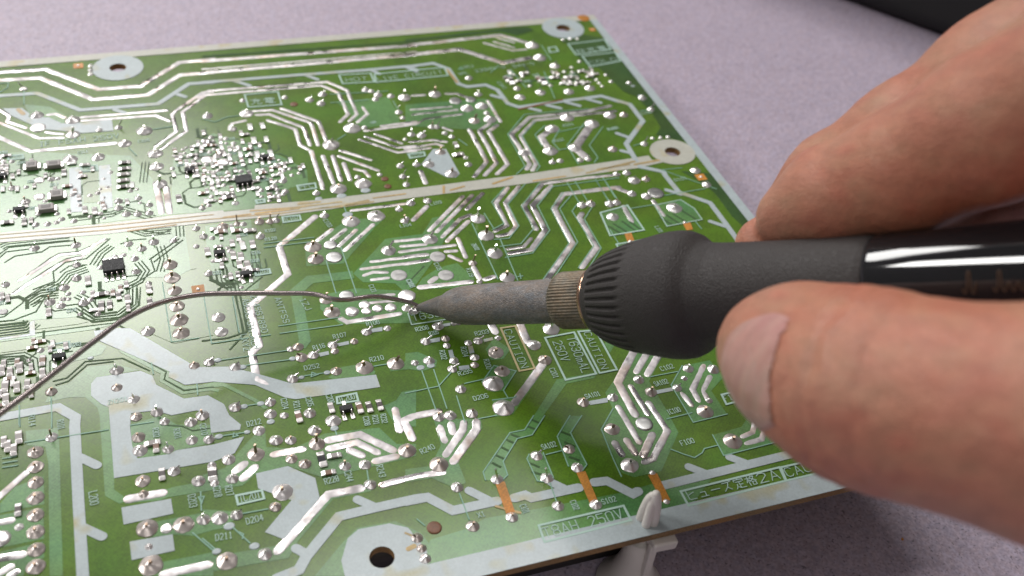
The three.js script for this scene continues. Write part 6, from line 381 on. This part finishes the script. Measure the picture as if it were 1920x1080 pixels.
// ------------------------------------------------------------------ nylon support post at the front edge
{
  const b = D_POST.base, g = new THREE.Group(); g.name = 'support_post'; scene.add(g); g.position.set(b[0] * U, 0, (b[2] - 0.3) * U);
  g.userData = { label: 'white nylon snap-in support post poking up through the front edge of the circuit board', category: 'support post' };
  const dn = new THREE.LatheGeometry([[0, -DESK], [6.5, -DESK], [6.5, -DESK + 1.2], [4.2, -DESK + 5], [3.0, -11], [2.6, -5.2], [0, -5.2]].map(([a, y]) => new THREE.Vector2(a * U, y * U)), 28); mesh('foot', dn, M.nylon, g);
  mesh('spine', new RoundedBoxGeometry(1.6 * U, (DESK - 4) * U, 1.4 * U, 2, 0.4 * U).translate(0.4 * U, -((DESK - 4) / 2 + 3) * U, 3.4 * U), M.nylon, g);
  mesh('wing', new RoundedBoxGeometry(5.0 * U, 2.3 * U, 4.2 * U, 3, 0.6 * U).rotateZ(-0.08).translate(2.4 * U, -3.2 * U, 2.4 * U), M.nylon, g);
  mesh('neck', new THREE.CylinderGeometry(1.5 * U, 1.5 * U, 5.4 * U, 16).translate(0, -2.7 * U, 0), M.nylon, g);
  for (const [a, r0, s, hh] of [[0.75, 0.95, 1.05, 7.9], [-0.55, 0.9, 0.92, 6.6], [-2.2, 0.9, 0.95, 7.2], [2.4, 0.8, 0.9, 7.0]]) {                // the four barbs of the snap head
    const pr = []; for (let i = 0; i <= 12; i++) { const t = i / 12; pr.push(V3(Math.sin(a) * (0.25 + r0 * (1 - t * t * 0.95)) * U, (0.05 + hh * t) * U, Math.cos(a) * (0.25 + r0 * (1 - t * t * 0.95)) * U)); }
    const tube = new THREE.TubeGeometry(new THREE.CatmullRomCurve3(pr), 18, 0.92 * s * U, 10), p = tube.attributes.position;
    for (let i = 0; i < p.count; i++) { const y = p.getY(i) / U, k = y > hh - 1.2 ? Math.sqrt(Math.max(0.02, 1 - Math.pow((y - hh + 1.2) / 1.9, 2))) : 1, c = pr[Math.min(12, Math.max(0, Math.round((y / hh) * 12)))]; p.setX(i, c.x + (p.getX(i) - c.x) * k); p.setZ(i, c.z + (p.getZ(i) - c.z) * k); }
    tube.computeVertexNormals(); mesh('barb', tube, M.nylon, g);
    mesh('barb_tip', new THREE.SphereGeometry(0.75 * s * U, 14, 10).translate(pr[12].x, pr[12].y - 0.15 * U, pr[12].z), M.nylon, g);
  }
}

// ------------------------------------------------------------------ solder wire
{
  const pts = D_WIRE.map((q) => V3(...q).multiplyScalar(U));
  const c = new THREE.CatmullRomCurve3(pts, false, 'centripetal');
  const w = mesh('solder_wire', new THREE.TubeGeometry(c, 160, 0.52 * U, 12), M.wire, scene);
  w.userData = { label: 'thin bent solder wire reaching across the board to the hot tip', category: 'solder wire' };
}

// ------------------------------------------------------------------ soldering iron
{
  const iron = new THREE.Group(); iron.name = 'soldering_iron'; scene.add(iron);
  iron.userData = { label: 'black handled soldering iron with its tip on a solder joint', category: 'soldering iron' };
  const a = V3(-22.47, 1.5, 2.94), b = V3(14.1, 36.23, 46.55); iron.position.copy(a).multiplyScalar(U);
  iron.quaternion.setFromUnitVectors(V3(0, 1, 0), b.clone().sub(a).normalize());
  const lathe = (name, pr, m, seg = 48, parent = iron) => { const g = new THREE.LatheGeometry(pr.map(([s, r]) => new THREE.Vector2(r * U, s * U)), seg), uv = g.attributes.uv, p = g.attributes.position; for (let i = 0; i < p.count; i++) uv.setXY(i, uv.getX(i) * 2, p.getY(i) / U / 30); return mesh(name, g, m, parent); };
  lathe('tip', [[0, 0], [0.15, 0.5], [1, 0.85], [3, 1.35], [6, 2.05], [8.6, 2.6]], M.tip);
  lathe('barrel', [[7.6, 2.2], [8.4, 2.62], [9.4, 3.1], [10.6, 3.5], [12.2, 3.82], [13.8, 4.0], [16, 4.1], [18, 4.15], [24, 4.2], [30, 4.25], [39.4, 4.3]], M.barrel);
  { // knurled ferrule
    const n = 56, pr = [[38.2, 4.2], [38.4, 4.9], [39, 5.3], [46.2, 5.4], [46.6, 5.2]], g = new THREE.LatheGeometry(pr.flatMap(([s, r], i) => i === 2 ? [0, 1, 2, 3, 4, 5, 6].map((k) => new THREE.Vector2(r * U, (39 + k) * U)) : [new THREE.Vector2(r * U, s * U)]), n * 4), p = g.attributes.position;
    for (let i = 0; i < p.count; i++) { const x = p.getX(i), z = p.getZ(i), th = Math.atan2(z, x), y = p.getY(i) / U; if (y > 38.5 && y < 46.3) { const k = 1 + 0.03 * Math.sin(th * n) + 0.012 * perlin.noise(th * 3, y * 0.8, 3); p.setX(i, x * k); p.setZ(i, z * k); } }
    g.computeVertexNormals(); const uv = g.attributes.uv; for (let i = 0; i < p.count; i++) uv.setXY(i, uv.getX(i) * 2, p.getY(i) / U / 30);
    mesh('ferrule', g, M.brass, iron);
  }
  lathe('rim', [[45.9, 5.3], [46.0, 5.9], [46.4, 6.2], [47.2, 6.25], [47.6, 5.6]], M.rim);
  { // ribbed nut that flares into the grip
    const n = 38, pr = [[47.1, 4.5], [47.15, 6.5], [47.5, 6.9], [48.2, 7.3], [49, 7.7], [49.3, 8.0], [50.5, 8.55], [52, 9.1], [53.5, 9.55], [55, 9.9], [56.2, 10.15], [57, 10.25], [59, 10.55], [61, 10.9], [63, 11.15], [65, 11.2], [66.6, 11.0], [67.8, 10.5], [68.8, 9.7], [69.6, 9.05], [70.6, 8.72], [71.6, 8.62], [72.2, 8.55], [73.5, 8.1]];
    const fine = []; for (let i = 0; i + 1 < pr.length; i++) for (let k = 0; k < 2; k++) fine.push([pr[i][0] + (pr[i + 1][0] - pr[i][0]) * k / 2, pr[i][1] + (pr[i + 1][1] - pr[i][1]) * k / 2]);
    const g = new THREE.LatheGeometry(fine.map(([s, r]) => new THREE.Vector2(r * U, s * U)), n * 8), p = g.attributes.position;
    for (let i = 0; i < p.count; i++) { const x = p.getX(i), z = p.getZ(i), y = p.getY(i) / U, th = Math.atan2(z, x), f = Math.max(0, Math.min(1, (y - 49.2) / 0.25)) * Math.max(0, Math.min(1, (57.2 - y) / 0.3)); const d = Math.min(1, Math.max(0, Math.cos(th * n)) * 2.2); const k = 1 - 0.045 * f * d; p.setX(i, x * k); p.setZ(i, z * k); }
    g.computeVertexNormals(); const uv = g.attributes.uv; for (let i = 0; i < p.count; i++) uv.setXY(i, uv.getX(i) * 3, p.getY(i) / U / 20);
    mesh('ribbed_nut', g, M.rubber, iron);
  }
  lathe('grip', [[71.5, 8.2], [72.1, 8.56], [73.5, 8.46], [76, 8.35], [82, 8.15], [90, 7.95], [97, 7.85], [98.6, 7.7], [98.9, 7.2]], M.rubber, 64);
  lathe('handle', [[98.4, 7.0], [98.7, 7.55], [99.5, 7.75], [106, 7.9], [118, 8.3], [135, 8.9], [160, 9.4], [185, 9.4], [192, 8.4], [195, 6], [196, 0]], M.gloss, 72);
  { // faint maker's script printed along the handle
    const q = iron.quaternion.clone().invert(), at = V3(0, 116 * U, 0).applyQuaternion(iron.quaternion).add(iron.position), c = camera.position.clone().sub(at).applyQuaternion(q), th0 = Math.atan2(c.z, c.x);
    const dn = V3(0, -1, 0).applyQuaternion(q), sg = Math.sign(Math.cos(th0 + 0.3) * dn.x + Math.sin(th0 + 0.3) * dn.z - Math.cos(th0) * dn.x - Math.sin(th0) * dn.z) || 1;
    for (const [s0, n, a] of [[113.2, 5, 0.09], [117.2, 14, 0.07]]) {
      const p = []; for (let i = 0; i <= n * 4; i++) { const s = s0 + i * 0.1, w = a * Math.sin(i * 0.55) + (i > 6 && i < 11 ? -0.2 : 0), th = th0 + sg * (0.12 + w), r = 7.9 + (s - 106) * 0.0333 + 0.01; p.push(V3(Math.cos(th) * r * U, s * U, Math.sin(th) * r * U)); }
      mesh('printed_script', new THREE.TubeGeometry(new THREE.CatmullRomCurve3(p), n * 12, 0.16 * U, 5), M.script, iron);
    }
  }
}

// ------------------------------------------------------------------ hand: tapered bones joined by a smooth minimum, meshed with surface nets
{
  const chains = D_HAND, bones = [];
  const add = (name, fin) => { const c = chains[name]; for (let i = 0; i + 1 < c.length; i++) bones.push([...c[i], ...c[i + 1], fin]); };
  add('thumb', 0); add('index', 1); add('middle', 2); add('ring', 3); add('palm', 4); add('wrist', 4);
  const cap = (p, b) => {
    const ax = b[0], ay = b[1], az = b[2], ra = b[3], dx = b[4] - ax, dy = b[5] - ay, dz = b[6] - az, rb = b[7], px = p[0] - ax, py = p[1] - ay, pz = p[2] - az;
    const t = Math.max(0, Math.min(1, (px * dx + py * dy + pz * dz) / (dx * dx + dy * dy + dz * dz)));
    return Math.hypot(px - dx * t, py - dy * t, pz - dz * t) - (ra + (rb - ra) * t);
  };
  const smin = (a, b, k) => { const h = Math.max(k - Math.abs(a - b), 0) / k; return Math.min(a, b) - h * h * k * 0.25; };
  const ip = chains.thumb[3], mc = chains.thumb[5], th = V3(mc[0] - ip[0], mc[1] - ip[1], mc[2] - ip[2]).normalize();
  const field = (p) => {
    const part = [1e3, 1e3, 1e3, 1e3, 1e3];
    for (const b of bones) { const d = cap(p, b); part[b[8]] = part[b[8]] > 900 ? d : smin(part[b[8]], d, 5); }
    let t = part[0];
    const s = (p[0] - ip[0]) * th.x + (p[1] - ip[1]) * th.y + (p[2] - ip[2]) * th.z, w = 0.9 * perlin.noise(p[0] * 0.25, p[1] * 0.25, p[2] * 0.25);
    for (const [c, a, q] of [[-2.4, 0.22, 0.9], [0.4, 0.5, 1.0], [3.0, 0.3, 0.9], [7.2, 0.32, 0.9]]) t += a * Math.exp(-Math.pow((s - c - w * 1.5) / q, 2)) * (0.6 + 0.6 * Math.max(-0.5, perlin.noise(p[0] * 0.16 + c, p[1] * 0.16, p[2] * 0.16)));
    t -= 0.5 * Math.exp(-Math.pow((s - 1) / 5, 2));                                  // the knuckle stands a little proud
    let d = smin(part[1], part[2], 1.0); d = smin(d, part[3], 1.2);
    d = smin(d, part[4], 9); d = smin(d, smin(t, part[4], 7), 2);
    return d + 0.10 * perlin.noise(p[0] * 0.5, p[1] * 0.5, p[2] * 0.5);
  };
  const lo = [1e9, 1e9, 1e9], hi = [-1e9, -1e9, -1e9];
  for (const b of bones) for (const o of [0, 4]) for (let k = 0; k < 3; k++) { lo[k] = Math.min(lo[k], b[o + k] - b[o + 3] - 6); hi[k] = Math.max(hi[k], b[o + k] + b[o + 3] + 6); }
  const h = 0.9, N = lo.map((v, k) => Math.ceil((hi[k] - v) / h) + 1), id = (i, j, k) => (k * N[1] + j) * N[0] + i;
  const F = new Float32Array(N[0] * N[1] * N[2]).fill(9);
  // coarse pass first: skip blocks far from the surface
  const B = 6;
  for (let k0 = 0; k0 < N[2]; k0 += B) for (let j0 = 0; j0 < N[1]; j0 += B) for (let i0 = 0; i0 < N[0]; i0 += B) {
    const c = field([lo[0] + (i0 + B / 2) * h, lo[1] + (j0 + B / 2) * h, lo[2] + (k0 + B / 2) * h]), far = Math.abs(c) > B * h * 0.9 + 2;
    for (let k = k0; k < Math.min(N[2], k0 + B); k++) for (let j = j0; j < Math.min(N[1], j0 + B); j++) for (let i = i0; i < Math.min(N[0], i0 + B); i++) F[id(i, j, k)] = far ? c : field([lo[0] + i * h, lo[1] + j * h, lo[2] + k * h]);
  }
  const P = [], I = [], C = [], at = new Int32Array(F.length).fill(-1);
  const E8 = [[0, 0, 0], [1, 0, 0], [0, 1, 0], [1, 1, 0], [0, 0, 1], [1, 0, 1], [0, 1, 1], [1, 1, 1]], ED = [[0, 1], [2, 3], [4, 5], [6, 7], [0, 2], [1, 3], [4, 6], [5, 7], [0, 4], [1, 5], [2, 6], [3, 7]];
  for (let k = 0; k < N[2] - 1; k++) for (let j = 0; j < N[1] - 1; j++) for (let i = 0; i < N[0] - 1; i++) {
    const v = E8.map(([a, b, c]) => F[id(i + a, j + b, k + c)]); let s = 0; for (const q of v) if (q < 0) s++;
    if (s === 0 || s === 8) continue;
    let x = 0, y = 0, z = 0, n = 0;
    for (const [a, b] of ED) if ((v[a] < 0) !== (v[b] < 0)) { const t = v[a] / (v[a] - v[b]); x += E8[a][0] + (E8[b][0] - E8[a][0]) * t; y += E8[a][1] + (E8[b][1] - E8[a][1]) * t; z += E8[a][2] + (E8[b][2] - E8[a][2]) * t; n++; }
    at[id(i, j, k)] = P.length / 3; P.push(lo[0] + (i + x / n) * h, lo[1] + (j + y / n) * h, lo[2] + (k + z / n) * h);
  }
  for (let k = 1; k < N[2] - 1; k++) for (let j = 1; j < N[1] - 1; j++) for (let i = 1; i < N[0] - 1; i++) {
    const f0 = F[id(i, j, k)] < 0;
    const quad = (a, b, c, d, flip) => { const q = [at[a], at[b], at[c], at[d]]; if (q.some((e) => e < 0)) return; if (flip) q.reverse(); I.push(q[0], q[1], q[2], q[0], q[2], q[3]); };
    if (f0 !== F[id(i + 1, j, k)] < 0) quad(id(i, j - 1, k - 1), id(i, j, k - 1), id(i, j, k), id(i, j - 1, k), !f0);
    if (f0 !== F[id(i, j + 1, k)] < 0) quad(id(i - 1, j, k - 1), id(i, j, k - 1), id(i, j, k), id(i - 1, j, k), f0);
    if (f0 !== F[id(i, j, k + 1)] < 0) quad(id(i - 1, j - 1, k), id(i, j - 1, k), id(i, j, k), id(i - 1, j, k), !f0);
  }
  const grad = (p) => { const e = 0.35, g = [0, 0, 0]; for (let q = 0; q < 3; q++) { const a = p.slice(), b = p.slice(); a[q] += e; b[q] -= e; g[q] = field(a) - field(b); } const l = Math.hypot(...g) || 1; return g.map((v) => v / l); };
  const Nn = [], uv = [], tips = [chains.thumb[0], chains.index[0], chains.ring[0]];
  for (let i = 0; i < P.length; i += 3) {
    const p = [P[i], P[i + 1], P[i + 2]]; Nn.push(...grad(p));
    const m = fbm(p[0] * 0.06, p[1] * 0.06, p[2] * 0.06, 4), m2 = fbm(p[0] * 0.3 + 5, p[1] * 0.3, p[2] * 0.3, 2);   // blotchy colour of the skin
    C.push(0.49 + 0.03 * m + 0.015 * m2, 0.21 - 0.06 * m + 0.015 * m2, 0.132 - 0.05 * m + 0.01 * m2);
    uv.push((p[0] + p[1] * 0.6) / 26, (p[2] - p[1] * 0.7) / 26);
  }
  const g = new THREE.BufferGeometry();
  g.setAttribute('position', new THREE.Float32BufferAttribute(P.map((v) => v * U), 3)); g.setAttribute('normal', new THREE.Float32BufferAttribute(Nn, 3)); g.setAttribute('color', new THREE.Float32BufferAttribute(C, 3)); g.setAttribute('uv', new THREE.Float32BufferAttribute(uv, 2)); g.setIndex(I);
  const hand = mesh('hand', g, M.skin, scene);
  hand.userData = { label: 'bare right hand pinching the soldering iron between thumb and fingers', category: 'hand' };
  // thumb nail: a curved plate laid on the thumb's surface
  const centre = V3(...D_NAIL.c), nrm = V3(...D_NAIL.n), axis = V3(...D_NAIL.a), sideV = V3().crossVectors(nrm, axis).normalize();
  const plate = (lift, name, m) => {                  // rings from the middle outwards; the rim sinks into the skin
    const nr = 16, na = 72, Q = [], J = [], W = [], ok = [];
    for (let i = 0; i <= nr; i++) for (let j = 0; j <= na; j++) {
      const rho = i / nr, a = j / na * Math.PI * 2, ca = Math.cos(a), sa = Math.sin(a), k = rho / Math.pow(Math.pow(Math.abs(ca), 2.5) + Math.pow(Math.abs(sa), 2.5), 1 / 2.5);
      const q = centre.clone().addScaledVector(axis, ca * k * 8.2).addScaledVector(sideV, sa * k * 7.6).addScaledVector(nrm, 22).toArray();
      let d = 1; for (let s = 0; s < 90 && Math.abs(d) > 0.008; s++) { d = field(q) * 0.7; q[0] -= nrm.x * d; q[1] -= nrm.y * d; q[2] -= nrm.z * d; }
      ok.push(Math.abs(d) < 0.05 && Math.hypot(q[0] - centre.x, q[1] - centre.y, q[2] - centre.z) < 16);
      const g = grad(q), up = lift * (1 - Math.pow(rho, 9)) - 0.12 * Math.pow(rho, 30);
      Q.push((q[0] + g[0] * up) * U, (q[1] + g[1] * up) * U, (q[2] + g[2] * up) * U); W.push(q[0] / 20, q[2] / 20);
    }
    const seen = new Set(), todo = [[0, 0]];
    while (todo.length) {
      const [i, jj] = todo.pop(), j = (jj + na) % na, k = i * (na + 1) + j; if (i < 0 || i >= nr || seen.has(k) || !(ok[k] && ok[k + 1] && ok[k + na + 1] && ok[k + na + 2])) continue;
      seen.add(k); J.push(k, k + na + 1, k + na + 2); if (i) J.push(k, k + na + 2, k + 1); todo.push([i + 1, j], [i - 1, j], [i, j + 1], [i, j - 1]);
    }
    let n = new THREE.BufferGeometry(); n.setAttribute('position', new THREE.Float32BufferAttribute(Q, 3)); n.setAttribute('uv', new THREE.Float32BufferAttribute(W, 2)); n.setIndex(J);
    n = mergeVertices(n.toNonIndexed(), 1e-7); n.computeVertexNormals();
    return mesh(name, n, m, hand);
  };
  const nail = plate(0.17, 'thumb_nail', M.nail);
  nail.userData.label = 'pink thumb nail';
}

// ------------------------------------------------------------------ crumb of flux on the desk
{
  const g = new THREE.IcosahedronGeometry(0.32 * U, 1), p = g.attributes.position;
  for (let i = 0; i < p.count; i++) { const k = 1 + 0.5 * perlin.noise(p.getX(i) / U * 2.2, p.getY(i) / U * 2.2, p.getZ(i) / U * 2.2 + 1); p.setXYZ(i, p.getX(i) * k, p.getY(i) * k * 0.7, p.getZ(i) * k); }
  g.computeVertexNormals();
  const c = mesh('flux_crumb', g, M.orange, scene); c.position.set(D_CRUMB[0] * U, (D_CRUMB[1] + 0.18) * U, D_CRUMB[2] * U);
  c.userData = { label: 'tiny orange crumb of flux on the desk below the thumb', category: 'crumb' };
}

// ------------------------------------------------------------------ dark case at the back of the desk
{
  const g = new THREE.Group(); g.name = 'black_case'; scene.add(g);
  g.userData = { label: 'plain matte black case standing on the desk behind the hand', category: 'case' };
  mesh('shell', new RoundedBoxGeometry(0.30, 0.06, 0.22, 4, 0.008).translate(0, 0.0302, -0.11), M.black, g);
  mesh('lid', new RoundedBoxGeometry(0.296, 0.012, 0.216, 3, 0.005).translate(0, 0.0665, -0.11), M.black, g);
  g.position.set(0.209, -DESK * U, -0.1225); g.rotation.y = -0.98;
}

renderer.render(scene, camera);
